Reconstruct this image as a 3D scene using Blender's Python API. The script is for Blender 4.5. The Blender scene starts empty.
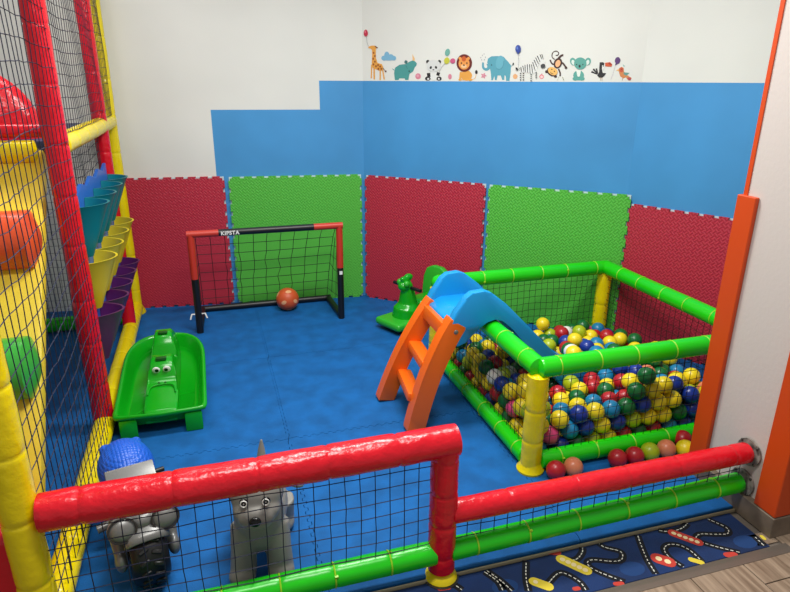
import bpy, bmesh, math, random
from mathutils import Vector, Matrix, Quaternion
random.seed(7)
PI = math.pi
sc = bpy.context.scene
C = sc.collection

# ------------------------------------------------------------------ camera
FPX, TH, CAMH, ROLL = 614.0, math.atan(215 / 614.0), 1.72, math.radians(0.3)
cam = bpy.data.cameras.new('camera'); camo = bpy.data.objects.new('camera', cam); C.objects.link(camo)
cam.sensor_width = 36.0; cam.lens = FPX * 36.0 / 790.0; cam.clip_start = 0.02
camo.matrix_world = Matrix.Translation((0, 0, CAMH)) @ Matrix.Rotation(PI / 2 - TH, 4, 'X') @ Matrix.Rotation(ROLL, 4, 'Z')
sc.camera = camo
# ------------------------------------------------------------------ world, lamps, exposure
wd = bpy.data.worlds.new('world'); sc.world = wd; wd.use_nodes = True
wd.node_tree.nodes['Background'].inputs[0].default_value = (1.0, 0.99, 0.97, 1)
wd.node_tree.nodes['Background'].inputs[1].default_value = 0.23
def ceiling_lamp(loc, sx, sy, energy, rz=0.0):
    l = bpy.data.lights.new('ceiling_lamp', 'AREA'); l.shape = 'RECTANGLE'; l.size = sx; l.size_y = sy
    l.energy = energy; l.color = (1.0, 0.985, 0.95)
    o = bpy.data.objects.new('ceiling_lamp', l); C.objects.link(o); o.location = loc; o.rotation_euler = (0, 0, rz)
ceiling_lamp((0.1, 2.8, 2.95), 1.2, 0.3, 46, 0.29)
ceiling_lamp((-0.1, 1.35, 2.95), 1.2, 0.3, 30, 0.29)
ceiling_lamp((-1.75, 3.3, 2.95), 1.2, 0.3, 12, 0.29)
vs = sc.view_settings
vs.view_transform = 'Standard'; vs.look = 'None'; vs.gamma = 1.0; vs.exposure = 0.58; vs.use_curve_mapping = False

# ------------------------------------------------------------------ helpers
A = math.radians(16.9)                      # the play corner is turned by this against the camera
CA, SA = math.cos(A), math.sin(A)
def W(u, v, z=0.0): return Vector((u * CA - v * SA, u * SA + v * CA, z))
def lin(c):
    out = []
    for x in c:
        x = x / 255.0
        out.append(x / 12.92 if x <= 0.04045 else ((x + 0.055) / 1.055) ** 2.4)
    return (*out, 1)
def mat(name, rgb, rough=0.4, bump=None, metal=0.0, spec=0.5, vary=None, coat=0.0, dist=0.004):
    m = bpy.data.materials.new(name); m.use_nodes = True
    nt = m.node_tree; b = nt.nodes['Principled BSDF']
    b.inputs['Base Color'].default_value = lin(rgb); b.inputs['Roughness'].default_value = rough
    b.inputs['Metallic'].default_value = metal; b.inputs['Specular IOR Level'].default_value = spec
    b.inputs['Coat Weight'].default_value = coat; b.inputs['Coat Roughness'].default_value = 0.12
    tc = nt.nodes.new('ShaderNodeTexCoord')
    if bump:
        n = nt.nodes.new('ShaderNodeTexNoise'); n.inputs['Scale'].default_value = bump[0]; n.inputs['Detail'].default_value = 4
        bp = nt.nodes.new('ShaderNodeBump'); bp.inputs['Strength'].default_value = bump[1]; bp.inputs['Distance'].default_value = dist
        nt.links.new(tc.outputs['Object'], n.inputs['Vector']); nt.links.new(n.outputs['Fac'], bp.inputs['Height'])
        nt.links.new(bp.outputs['Normal'], b.inputs['Normal'])
    if vary:
        n2 = nt.nodes.new('ShaderNodeTexNoise'); n2.inputs['Scale'].default_value = vary[0]; n2.inputs['Detail'].default_value = 3
        r = nt.nodes.new('ShaderNodeValToRGB')
        r.color_ramp.elements[0].color = lin(tuple(max(0, x * (1 - vary[1])) for x in rgb)); r.color_ramp.elements[0].position = 0.35
        r.color_ramp.elements[1].color = lin(tuple(min(255, x * (1 + vary[1])) for x in rgb)); r.color_ramp.elements[1].position = 0.65
        nt.links.new(tc.outputs['Object'], n2.inputs['Vector']); nt.links.new(n2.outputs['Fac'], r.inputs['Fac'])
        nt.links.new(r.outputs['Color'], b.inputs['Base Color'])
    return m
def mat_tread(name, rgb):
    """foam mat with a woven diamond tread pressed into it"""
    m = mat(name, rgb, 0.55, spec=0.45); nt = m.node_tree; b = nt.nodes['Principled BSDF']; N = nt.nodes.new; L = nt.links.new
    tc = N('ShaderNodeTexCoord'); mp = N('ShaderNodeMapping'); mp.inputs['Rotation'].default_value = (PI / 2, 0, 0)
    L(tc.outputs['Object'], mp.inputs['Vector'])
    w1 = N('ShaderNodeTexWave'); w1.bands_direction = 'DIAGONAL'; w1.inputs['Scale'].default_value = 26
    mp2 = N('ShaderNodeMapping'); mp2.inputs['Scale'].default_value = (-1, 1, 1); L(mp.outputs['Vector'], mp2.inputs['Vector'])
    w2 = N('ShaderNodeTexWave'); w2.bands_direction = 'DIAGONAL'; w2.inputs['Scale'].default_value = 26
    mr = N('ShaderNodeMapping'); mr.inputs['Rotation'].default_value = (0, 0, PI / 4); L(mp.outputs['Vector'], mr.inputs['Vector'])
    ck = N('ShaderNodeTexChecker'); ck.inputs['Scale'].default_value = 44
    L(mp.outputs['Vector'], w1.inputs['Vector']); L(mp2.outputs['Vector'], w2.inputs['Vector']); L(mr.outputs['Vector'], ck.inputs['Vector'])
    mx = N('ShaderNodeMix'); mx.data_type = 'FLOAT'
    L(ck.outputs['Fac'], mx.inputs[0]); L(w1.outputs['Fac'], mx.inputs[2]); L(w2.outputs['Fac'], mx.inputs[3])
    bp = N('ShaderNodeBump'); bp.inputs['Strength'].default_value = 0.7; bp.inputs['Distance'].default_value = 0.003
    L(mx.outputs[0], bp.inputs['Height']); L(bp.outputs['Normal'], b.inputs['Normal'])
    return m

def tag(o, label=None, cat=None, group=None, kind=None):
    if label: o['label'] = label
    if cat: o['category'] = cat
    if group: o['group'] = group
    if kind: o['kind'] = kind
    return o
def thing(name, loc, rz=0.0, label=None, cat=None, group=None):
    o = bpy.data.objects.new(name, None); C.objects.link(o); o.location = loc; o.rotation_euler = (0, 0, rz)
    o.empty_display_size = 0.05
    return tag(o, label, cat, group)

class MB:
    def __init__(s): s.v = []; s.f = []; s.m = []
    def add(s, vs, fs, mi=0, M=None):
        k = len(s.v)
        s.v += [tuple(M @ Vector(p)) if M else tuple(p) for p in vs]
        s.f += [tuple(i + k for i in f) for f in fs]; s.m += [mi] * len(fs)
        return s
    def frombm(s, bm, mi=0, M=None):
        bm.verts.index_update()
        s.add([v.co.copy() for v in bm.verts], [[v.index for v in f.verts] for f in bm.faces], mi, M); bm.free(); return s
    def box(s, c, d, bev=0.0, mi=0, M=None, seg=2):
        bm = bmesh.new(); bmesh.ops.create_cube(bm, size=1.0)
        for v in bm.verts: v.co = Vector((v.co.x * d[0], v.co.y * d[1], v.co.z * d[2]))
        if bev: bmesh.ops.bevel(bm, geom=list(bm.edges), offset=bev, segments=seg, affect='EDGES', profile=0.6)
        for v in bm.verts: v.co += Vector(c)
        return s.frombm(bm, mi, M)
    def ell(s, c, r, seg=20, ring=12, mi=0, M=None, rot=None):
        if not hasattr(r, '__len__'): r = (r, r, r)
        vs = []; fs = []
        for i in range(1, ring):
            t = PI * i / ring
            for j in range(seg):
                p = 2 * PI * j / seg
                vs.append(Vector((r[0] * math.sin(t) * math.cos(p), r[1] * math.sin(t) * math.sin(p), r[2] * math.cos(t))))
        top = len(vs); vs.append(Vector((0, 0, r[2]))); vs.append(Vector((0, 0, -r[2])))
        for i in range(ring - 2):
            for j in range(seg):
                a = i * seg + j; b = i * seg + (j + 1) % seg
                fs.append((a, a + seg, b + seg, b))
        for j in range(seg):
            fs.append((top, j, (j + 1) % seg)); k = (ring - 2) * seg
            fs.append((top + 1, k + (j + 1) % seg, k + j))
        if rot is not None: vs = [rot @ v for v in vs]
        vs = [v + Vector(c) for v in vs]
        return s.add(vs, fs, mi, M)
    def tube(s, pts, r, n=12, closed=False, caps=True, mi=0, M=None, flat=None):
        pts = [Vector(p) for p in pts]; k = len(pts)
        rs = list(r) if hasattr(r, '__len__') else [r] * k
        tang = []
        for i in range(k):
            a = pts[(i - 1) % k] if (closed or i > 0) else pts[i]
            b = pts[(i + 1) % k] if (closed or i < k - 1) else pts[i]
            t = (b - a); tang.append(t.normalized() if t.length > 1e-9 else Vector((0, 0, 1)))
        up = Vector((0, 0, 1)) if abs(tang[0].z) < 0.9 else Vector((0, 1, 0))
        x = tang[0].cross(up).normalized(); vs = []; fs = []
        for i in range(k):
            if i: x = tang[i - 1].rotation_difference(tang[i]) @ x
            x = (x - tang[i] * x.dot(tang[i])).normalized(); y = tang[i].cross(x)
            for j in range(n):
                p = 2 * PI * j / n
                rr = rs[i](p) if callable(rs[i]) else rs[i]
                vs.append(pts[i] + (x * math.cos(p) + y * math.sin(p)) * rr)
        for i in range(k if closed else k - 1):
            for j in range(n):
                a = i * n + j; b = i * n + (j + 1) % n; c2 = ((i + 1) % k) * n + j; d = ((i + 1) % k) * n + (j + 1) % n
                fs.append((a, b, d, c2))
        if caps and not closed:
            fs.append(tuple(reversed(range(n)))); fs.append(tuple(range((k - 1) * n, k * n)))
        return s.add(vs, fs, mi, M)
    def lathe(s, prof, n=24, mi=0, M=None):
        vs = []; fs = []
        for r, z in prof:
            for j in range(n): p = 2 * PI * j / n; vs.append((r * math.cos(p), r * math.sin(p), z))
        for i in range(len(prof) - 1):
            for j in range(n):
                a = i * n + j; b = i * n + (j + 1) % n; fs.append((a, b, b + n, a + n))
        if prof[0][0] > 1e-6: fs.append(tuple(reversed(range(n))))
        if prof[-1][0] > 1e-6: fs.append(tuple(range((len(prof) - 1) * n, len(prof) * n)))
        return s.add(vs, fs, mi, M)
    def prism(s, poly, z0, z1, mi=0, M=None, bev=0.0, seg=2):
        """polygon in local xy, extruded along z"""
        bm = bmesh.new()
        a = [bm.verts.new((p[0], p[1], z0)) for p in poly]; b = [bm.verts.new((p[0], p[1], z1)) for p in poly]
        n = len(poly); area = sum(poly[i][0] * poly[(i + 1) % n][1] - poly[(i + 1) % n][0] * poly[i][1] for i in range(n))
        if area < 0: a.reverse(); b.reverse()
        bm.faces.new(list(reversed(a))); bm.faces.new(b)
        for i in range(n): j = (i + 1) % n; bm.faces.new((a[i], a[j], b[j], b[i]))
        if bev: bmesh.ops.bevel(bm, geom=list(bm.edges), offset=bev, segments=seg, affect='EDGES', profile=0.6, clamp_overlap=True)
        return s.frombm(bm, mi, M)
    def mesh(s, name, mats, smooth=True, ang=40):
        me = bpy.data.meshes.new(name); me.from_pydata(s.v, [], s.f)
        for m in (mats if isinstance(mats, (list, tuple)) else [mats]): me.materials.append(m)
        if any(s.m): me.polygons.foreach_set('material_index', s.m)
        me.polygons.foreach_set('use_smooth', [smooth] * len(me.polygons))
        me.update()
        if smooth: me.set_sharp_from_angle(angle=math.radians(ang))
        return me
    def build(s, name, mats, parent=None, smooth=True, ang=40, loc=None, rz=None):
        o = bpy.data.objects.new(name, s.mesh(name, mats, smooth, ang)); C.objects.link(o)
        if parent: o.parent = parent
        if loc is not None: o.location = loc
        if rz is not None: o.rotation_euler = (0, 0, rz)
        return o
    def fused(s, name, mats, parent=None, voxel=0.006, it=6, **kw):
        """overlapping lumps grown together into one continuous skin"""
        o = s.build(name, mats, parent, **kw)
        r = o.modifiers.new('r', 'REMESH'); r.mode = 'VOXEL'; r.voxel_size = voxel; r.use_smooth_shade = True
        q = o.modifiers.new('s', 'SMOOTH'); q.factor = 0.6; q.iterations = it
        dg = bpy.context.evaluated_depsgraph_get(); me = bpy.data.meshes.new_from_object(o.evaluated_get(dg))
        o.modifiers.clear(); old = o.data; o.data = me; bpy.data.meshes.remove(old); me.name = name
        return o
def obj(name, me, parent=None, loc=None, rot=None):
    o = bpy.data.objects.new(name, me); C.objects.link(o)
    if parent: o.parent = parent
    if loc is not None: o.location = loc
    if rot is not None: o.rotation_euler = rot
    return o

def padded(a, b, r, seam=0.22, first=None, wr=0.02, seed=0, n=20, dome=True, step=0.018, pinch=0.07):
    """foam tube in a vinyl sleeve: pinched at the seams, faintly lumpy; returns (MB, seam points, axis)"""
    rnd = random.Random(seed); a = Vector(a); b = Vector(b); L = (b - a).length; d = (b - a) / L
    seams = []; s = seam * rnd.uniform(0.4, 0.9) if first is None else first
    while s < L - 0.05: seams.append(s); s += seam * rnd.uniform(0.9, 1.12)
    ss = set([0.0, L]); k = max(2, int(L / step))
    for i in range(k + 1): ss.add(L * i / k)
    for q in seams: ss.update([q - 0.007, q, q + 0.007])
    ss = sorted(x for x in ss if 0 <= x <= L)
    ph = [rnd.uniform(0, 6.28) for _ in range(8)]
    pts = []; rs = []
    def rad(x):
        base = r
        for q in seams: base *= 1 - pinch * math.exp(-((x - q) / 0.006) ** 2)
        def f(p, x=x, base=base):
            w = math.sin(2 * p + 9 * x + ph[0]) * 0.5 + math.sin(3 * p - 23 * x + ph[1]) * 0.35 + math.sin(p + 41 * x + ph[2]) * 0.3 + math.sin(5 * p + 67 * x + ph[3]) * 0.25
            return base * (1 + wr * w)
        return f
    if dome:
        for t in (0.35, 0.72, 0.93): pts.append(a - d * r * 0.35 * (1 - t)); rs.append(lambda p, t=t: r * t)
    for x in ss: pts.append(a + d * x); rs.append(rad(x))
    if dome:
        for t in (0.93, 0.72, 0.35): pts.append(b + d * r * 0.35 * (1 - t)); rs.append(lambda p, t=t: r * t)
    mb = MB(); mb.tube(pts, rs, n)
    return mb, [a + d * q for q in seams], d
_tie = {}
def ties(parent, pts, d, r, m, minor=0.0032):
    key = (round(r, 4), m.name)
    if key not in _tie:
        mb = MB(); mb.tube([(r * math.cos(2 * PI * j / 18), r * math.sin(2 * PI * j / 18), 0) for j in range(18)], minor, 6, closed=True)
        mb.box((r * 0.72, r * 0.72, 0.003), (0.008, 0.008, 0.012)); _tie[key] = mb.mesh('cable_tie', m)
    q = Vector((0, 0, 1)).rotation_difference(Vector(d))
    for p in pts:
        o = obj('cable_tie', _tie[key], parent, p); o.rotation_mode = 'QUATERNION'; o.rotation_quaternion = q @ Quaternion((0, 0, 1), random.uniform(0, 6.28))
def rail(name, parent, a, b, r, m, tie=None, **kw):
    mb, sm, d = padded(a, b, r, **kw); o = mb.build(name, m, parent, ang=70)
    if tie: ties(o, sm, d, r * 0.965, tie)
    return o
def net(o, eu, ev, w, h, pitch, r=0.0013, jit=0.08, belly=0.0, seed=0, n=3, pu=None):
    """knotted cord net in the plane eu, ev from corner o"""
    rnd = random.Random(seed); o = Vector(o); eu = Vector(eu).normalized(); ev = Vector(ev).normalized(); nn = eu.cross(ev)
    pu = pu or pitch
    nu = max(2, round(w / pu)); nv = max(2, round(h / pitch)); pu_ = w / nu; pv_ = h / nv
    ph = [rnd.uniform(0, 6.28) for _ in range(6)]
    G = []
    for i in range(nu + 1):
        row = []
        for j in range(nv + 1):
            a = i / nu; c = j / nv; edge = min(1.0, 4 * min(a, 1 - a, c, 1 - c) + 0.12)
            ju = jit * pu_ * (rnd.uniform(-.6, .6) + math.sin(0.35 * j + ph[0] + 0.2 * i)) * edge
            jv = jit * pv_ * (rnd.uniform(-.6, .6) + 1.6 * math.sin(0.3 * i + ph[1] + 0.15 * j)) * edge
            jn = belly * math.sin(PI * a) * math.sin(PI * c) + 0.003 * math.sin(0.7 * i + 0.5 * j + ph[2])
            row.append(o + eu * (i * pu_ + ju) + ev * (j * pv_ + jv) + nn * jn)
        G.append(row)
    mb = MB()
    for i in range(nu + 1): mb.tube(G[i], r, n, caps=False)
    for j in range(nv + 1): mb.tube([G[i][j] for i in range(nu + 1)], r, n, caps=False)
    return mb
def copy_tree(o, parent=None):
    c = o.copy(); C.objects.link(c); c.parent = parent
    for ch in list(o.children): copy_tree(ch, c)
    return c

# ------------------------------------------------------------------ materials
M_white = mat('wall_white', (222, 223, 217), 0.75, (140, 0.12), vary=(1.3, 0.015))
M_blue = mat('wall_blue', (66, 146, 204), 0.6, (140, 0.1), vary=(1.6, 0.035))
M_pillar = mat('pillar_white', (196, 186, 180), 0.7, (60, 0.2))
M_mred = mat_tread('mat_red', (184, 42, 63)); M_mgreen = mat_tread('mat_green', (84, 184, 62))
M_foam = mat('foam_blue', (18, 93, 160), 0.7, (260, 0.7), vary=(9, 0.07), spec=0.22, dist=0.003)
M_red = mat('vinyl_red', (214, 14, 34), 0.24, (24, 0.5), dist=0.012)
M_green = mat('vinyl_green', (28, 200, 14), 0.27, (13, 0.18), dist=0.01)
M_yellow = mat('vinyl_yellow', (236, 212, 4), 0.25, (20, 0.4), dist=0.012)
M_tieg = mat('tie_lime', (150, 205, 30), 0.4); M_tier = mat('tie_red', (190, 20, 40), 0.4)
M_cord = mat('cord_navy', (14, 20, 52), 0.6); M_cordb = mat('cord_black', (12, 13, 15), 0.6)
M_orange = mat('board_orange', (198, 66, 2), 0.5, (30, 0.1))
M_so = mat('plastic_orange', (240, 104, 16), 0.38, (60, 0.1)); M_sb = mat('plastic_blue', (20, 146, 214), 0.3, (60, 0.08))
M_pg = mat('plastic_green', (12, 158, 22), 0.22, (20, 0.05)); M_pg2 = mat('plastic_leaf', (46, 176, 44), 0.35)
M_black = mat('black_metal', (18, 18, 20), 0.4); M_blackp = mat('black_plastic', (16, 16, 17), 0.45)
M_gred = mat('goal_red', (196, 52, 36), 0.4)
M_wp = mat('white_print', (236, 236, 232), 0.5); M_grey = mat('silver_plastic', (122, 122, 120), 0.36, metal=0.35)
M_dog = mat('dog_grey', (134, 132, 126), 0.5, (40, 0.1))
M_dark = mat('steel_dark', (70, 66, 62), 0.4, metal=0.6)
# ------------------------------------------------------------------ the setting: walls
K1 = Vector((-0.25, 4.87, 0)); K2 = Vector((1.53, 4.05, 0))
dL = Vector((1.8, 0.32, 0)).normalized(); dB = (K2 - K1).normalized(); dR = Vector((0.69, -0.72, 0)).normalized()
LB = (K2 - K1).length; HW = 2.9; BAND = CAMH
def wall(name, org, d, rects):
    mb = MB()
    for s0, s1, z0, z1, mi in rects: mb.box(((s0 + s1) / 2, 0.06, (z0 + z1) / 2), (s1 - s0, 0.12, z1 - z0), mi=mi)
    o = mb.build(name, [M_white, M_blue], smooth=False, loc=org, rz=math.atan2(d.y, d.x)); tag(o, kind='structure'); return o
LL = 3.4; OL = K1 - dL * LL
wall_left = wall('wall_left', OL, dL, [(0, LL - 1.12, 0, HW, 0), (LL - 1.12, LL - .326, 0, 1.515, 1), (LL - 1.12, LL - .326, 1.515, HW, 0), (LL - .326, LL, 0, BAND, 1), (LL - .326, LL, BAND, HW, 0)])
wall_back = wall('wall_back', K1, dB, [(0, LB, 0, BAND, 1), (0, LB, BAND, HW, 0)])
wall_right = wall('wall_right', K2, dR, [(0, 1.35, 0, BAND, 1), (0, 1.35, BAND, HW, 0)])

# foam mats standing against the walls
def mat_outline(w, h, d=0.014, per=0.09):
    P = []
    def edge(p, q):
        p = Vector(p); q = Vector(q); t = (q - p).normalized(); n = Vector((t.y, -t.x)); L = (q - p).length; k = round(L / per); s = L / k
        P.append(p)
        for i in range(k):
            for f, o in ((.22, 0), (.17, d), (.83, d), (.78, 0)): P.append(p + t * ((i + f) * s) + n * o)
    a, b, c2, e = (d, d), (w - d, d), (w - d, h - d), (d, h - d)
    edge(a, b); edge(b, c2); edge(c2, e); edge(e, a)
    return P
M_pale = mat('mat_backing', (190, 214, 220), 0.6)
RX = Matrix.Rotation(PI / 2, 4, 'X')
def foam_mat(org, d, s0, s1, z0, z1, m, off, lean, label):
    mb = MB(); mb.prism(mat_outline(s1 - s0, z1 - z0), 0, 0.018, M=RX)
    nrm = Vector((d.y, -d.x, 0))
    o = mb.build('foam_wall_mat', m, smooth=False, loc=org + d * s0 + nrm * off + Vector((0, 0, z0)))
    o.rotation_euler = (lean, 0, math.atan2(d.y, d.x)); tag(o, label, 'foam mat', 'foam mats along the walls')
    bk = MB(); bk.box(((s1 - s0) / 2, 0.003, (z1 - z0) / 2), (s1 - s0 - 0.006, 0.006, z1 - z0 - 0.006)); bk = bk.build('mat_backing', M_pale, o, smooth=False); bk['label'] = 'pale backing layer showing in the notches'; return o
ZF = 0.02
foam_mat(OL, dL, LL - 2.06, LL - 1.065, ZF, 1.035, M_mred, 0.012, -0.008, 'red foam mat against the wall behind the left goal post')
foam_mat(OL, dL, LL - 1.035, LL - 0.02, ZF, 1.03, M_mgreen, 0.012, -0.008, 'green foam mat on the wall directly behind the goal net')
foam_mat(K1, dB, 0.02, 1.0, ZF, 1.025, M_mred, 0.012, -0.008, 'middle red foam mat between two green mats, behind the green ride-on rocker')
foam_mat(K1, dB, 1.025, 1.99, ZF, 1.025, M_mgreen, 0.032, -0.012, 'green foam mat on the wall behind the ball pit')
foam_mat(K2, dR, 0.035, 1.03, ZF, 0.968, M_mred, 0.012, -0.008, 'rightmost red foam mat, beside the orange board and the ball pit')

# ------------------------------------------------------------------ floor: base, foam tiles, planks, threshold
M_base = mat('screed', (110, 100, 90), 0.8)
FM = Matrix.Rotation(A, 4, 'Z')
mb = MB(); mb.box((0.3, 2.6, -0.03), (6.2, 5.4, 0.06))
floor = mb.build('floor', M_base, smooth=False, loc=(0, 0, 0), rz=A); tag(floor, kind='structure')
def touv(p): return Vector((p.x * CA + p.y * SA, -p.x * SA + p.y * CA))
def clip(poly, p, n):
    out = []
    for i in range(len(poly)):
        a, b = poly[i], poly[(i + 1) % len(poly)]; da = (a - p).dot(n); db = (b - p).dot(n)
        if da <= 0: out.append(a)
        if (da < 0) != (db < 0) and abs(da - db) > 1e-9: out.append(a.lerp(b, da / (da - db)))
    return out
walls_uv = []
for p, d in ((K1, dL), (K1, dB), (K2, dR)):
    q = touv(p); t = touv(p + d) - q; walls_uv.append((q, Vector((-t.y, t.x))))
TG = 0.0014; NP = 22
def seam(length, amp):
    pts = [(0, 0)]
    for k in range(NP):
        for f, s in ((.06, 1), (.44, 1), (.56, -1), (.94, -1)): pts.append((0.03 + (k + f) / NP * (length - 0.06), amp * s))
    pts.append((length, 0)); return pts
us = [-2.73, -1.73, -0.73, 0.27, 1.27, 2.27, 3.0]; vs_ = [1.657, 2.715, 3.715, 4.715, 5.4]
for i in range(len(us) - 1):
    for j in range(len(vs_) - 1):
        u0, u1, v0, v1 = us[i], us[i + 1], vs_[j], vs_[j + 1]; P = []
        bot = seam(u1 - u0, 0.0 if j == 0 else 0.007)[1:-1]; P += [Vector((u0 + TG, v0 + TG))] + [Vector((u0 + s, v0 + o + TG)) for s, o in bot]
        rt = seam(v1 - v0, 0.007)[1:-1]; P += [Vector((u1 - TG, v0 + TG))] + [Vector((u1 + o - TG, v0 + s)) for s, o in rt]
        tp = seam(u1 - u0, 0.007)[1:-1]; P += [Vector((u1 - TG, v1 - TG))] + [Vector((u0 + s, v1 + o - TG)) for s, o in reversed(tp)]
        lf = seam(v1 - v0, 0.007)[1:-1]; P += [Vector((u0 + TG, v1 - TG))] + [Vector((u0 + o + TG, v0 + s)) for s, o in reversed(lf)]
        for q, n in walls_uv: P = clip(P, q, n)
        if len(P) < 3: continue
        Q = [P[0]]
        for p in P[1:]:
            if (p - Q[-1]).length > 1e-5: Q.append(p)
        if (Q[0] - Q[-1]).length < 1e-5: Q.pop()
        mb = MB(); mb.prism(Q, 0.0, ZF); mb.build('foam_tile', M_foam, floor, smooth=False)
# planks of the shop floor
def mat_wood():
    m = mat('wood_plank', (150, 128, 108), 0.42); nt = m.node_tree; N = nt.nodes.new; L = nt.links.new; b = nt.nodes['Principled BSDF']
    tc = N('ShaderNodeTexCoord'); mp = N('ShaderNodeMapping'); mp.inputs['Scale'].default_value = (26, 2.2, 1)
    oi = N('ShaderNodeObjectInfo'); cm = N('ShaderNodeVectorMath'); cm.operation = 'ADD'
    L(tc.outputs['Object'], mp.inputs['Vector']); L(mp.outputs['Vector'], cm.inputs[0])
    sc_ = N('ShaderNodeMath'); sc_.operation = 'MULTIPLY'; sc_.inputs[1].default_value = 40; L(oi.outputs['Random'], sc_.inputs[0]); L(sc_.outputs[0], cm.inputs[1])
    n = N('ShaderNodeTexNoise'); n.inputs['Scale'].default_value = 1.6; n.inputs['Detail'].default_value = 6; n.inputs['Distortion'].default_value = 0.6
    L(cm.outputs[0], n.inputs['Vector']); r = N('ShaderNodeValToRGB')
    e = r.color_ramp.elements; e[0].position = 0.3; e[0].color = lin((112, 92, 74)); e[1].position = 0.72; e[1].color = lin((176, 154, 132))
    L(n.outputs['Fac'], r.inputs['Fac']); L(r.outputs['Color'], b.inputs['Base Color'])
    bp = N('ShaderNodeBump'); bp.inputs['Strength'].default_value = 0.15; bp.inputs['Distance'].default_value = 0.003; L(n.outputs['Fac'], bp.inputs['Height']); L(bp.outputs['Normal'], b.inputs['Normal'])
    return m
M_wood = mat_wood()
rnd = random.Random(3)
for k in range(-2, 7):
    u0 = 1.56 + 0.24 * (k - 2); cuts = [0.15, 0.15 + rnd.uniform(0.3, 0.75), 1.405]
    if abs(u0 - 1.80) < 0.01 or abs(u0 - 2.04) < 0.01: cuts[1] = 1.29 if u0 < 1.9 else 0.95
    if u0 > 2.0: cuts[-1] = 1.495
    for a, b in zip(cuts[:-1], cuts[1:]):
        mb = MB(); mb.box((0.12, (b - a) / 2, 0.003), (0.236, b - a - 0.004, 0.006), bev=0.001, seg=1)
        o = mb.build('plank', M_wood, floor, smooth=False); o.location = (u0, a, 0)
mb = MB(); mb.box((0.06, 0.05, 0.003), (0.10, 0.06, 0.006), bev=0.001, seg=1); o = mb.build('plank', M_wood, floor, smooth=False); o.location = (1.925, 1.43, 0)
M_thr = mat('threshold_metal', (128, 118, 108), 0.35, (90, 0.1), metal=0.5)
mb = MB(); mb.prism([(-0.024, 0), (-0.022, 0.008), (0.0, 0.0095), (0.022, 0.008), (0.024, 0)], -0.95, 1.03, M=Matrix(((0, 0, 1, 0), (1, 0, 0, 0), (0, 1, 0, 0), (0, 0, 0, 1))))
o = mb.build('trim_1', M_thr, smooth=False, loc=W(1.02, 1.411, 0.0), rz=A); tag(o, kind='structure', label='grey metal threshold strip between play rug and wooden floor')
M_beige = mat('edge_beige', (170, 158, 128), 0.5)
mb = MB(); mb.box((0, 0, 0.008), (2.62, 0.007, 0.016), bev=0.002, seg=1)
o = mb.build('trim_2', M_beige, smooth=False, loc=W(0.71, 1.649, 0), rz=A); tag(o, kind='structure', label='thin beige edging strip in front of the blue foam floor')

# printed play rug
M_rug = mat('rug_navy', (14, 44, 92), 0.9, (400, 0.6), vary=(5, 0.12))
M_road = mat('rug_road', (12, 16, 26), 0.95); M_dash = mat('rug_dash', (226, 226, 214), 0.9)
M_rr = mat('rug_red', (196, 62, 50), 0.9); M_ry = mat('rug_yellow', (222, 200, 60), 0.9); M_rw = mat('rug_pale', (238, 220, 170), 0.9); M_rl = mat('rug_blue', (18, 58, 112), 0.9)
rug = thing('play_rug', W(0.93, 1.54, 0), A, 'dark blue play rug printed with roads and vehicles, before the foam floor', 'rug')
mb = MB(); mb.box((0.0, 0, 0.003), (2.1, 0.205, 0.006), bev=0.002, seg=1); mb.build('rug_pile', M_rug, rug, smooth=False)
def pix_z(x, y, z=0.0):
    u = (x - 395) / FPX; v = -(y - 296) / FPX; c, s = math.cos(ROLL), math.sin(ROLL); u, v = c * u - s * v, s * u + c * v
    d = Vector((u, math.cos(TH) + v * math.sin(TH), -math.sin(TH) + v * math.cos(TH))); t = (z - CAMH) / d.z
    return Vector((0, 0, CAMH)) + d * t
def ruv(p, z):                                   # point in the rug's own frame
    q = touv(pix_z(*p, z)); return Vector((q.x - 0.93, q.y - 1.54, z))
def smooth_line(pts, n=8):
    out = []
    for i in range(len(pts) - 1):
        p0 = pts[max(i - 1, 0)]; p1 = pts[i]; p2 = pts[i + 1]; p3 = pts[min(i + 2, len(pts) - 1)]
        for k in range(n):
            t = k / n; out.append(0.5 * ((2 * p1) + (p2 - p0) * t + (2 * p0 - 5 * p1 + 4 * p2 - p3) * t * t + (3 * p1 - p0 - 3 * p2 + p3) * t ** 3))
    out.append(pts[-1]); return out
def ribbon(mb, line, w, z, dash=None):
    k = len(line); acc = 0.0
    for i in range(k - 1):
        a, b = line[i], line[i + 1]; L = (b - a).length; acc += L
        if dash and (acc % dash) > dash * 0.62: continue
        ta = (line[min(i + 1, k - 1)] - line[max(i - 1, 0)]); tb = (line[min(i + 2, k - 1)] - line[i])
        na = Vector((-ta.y, ta.x, 0)).normalized() * w; nb = Vector((-tb.y, tb.x, 0)).normalized() * w
        if max(abs(a.y), abs(b.y)) > 0.0995 or max(abs(a.x), abs(b.x)) > 1.035: continue
        vs4 = [a - na, b - nb, b + nb, a + na]
        for q in vs4: q.z = z
        mb.add(vs4, [(0, 1, 2, 3)])
Zb = lambda pts: [(560 + x / 3.435, 490 + y / 3.435) for x, y in pts]
Za = lambda pts: [(440 + x / 2.257, 430 + y / 2.257) for x, y in pts]
roads = [Zb(q) for q in ([(475, 85), (520, 105), (572, 130), (575, 150), (530, 152), (480, 152), (470, 170), (520, 190), (620, 215)],
    [(310, 130), (360, 142), (410, 135), (437, 115), (435, 98)], [(262, 138), (275, 180), (300, 240), (332, 292)], [(635, 110), (660, 150), (705, 195)],
    [(430, 268), (380, 235), (358, 205), (372, 188), (410, 190), (450, 210), (492, 250)],
    [(120, 170), (150, 195), (208, 212), (212, 238), (180, 245), (110, 240), (95, 255), (130, 280), (240, 322)], [(76, 185), (76, 215), (50, 240), (0, 232)])]
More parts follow.
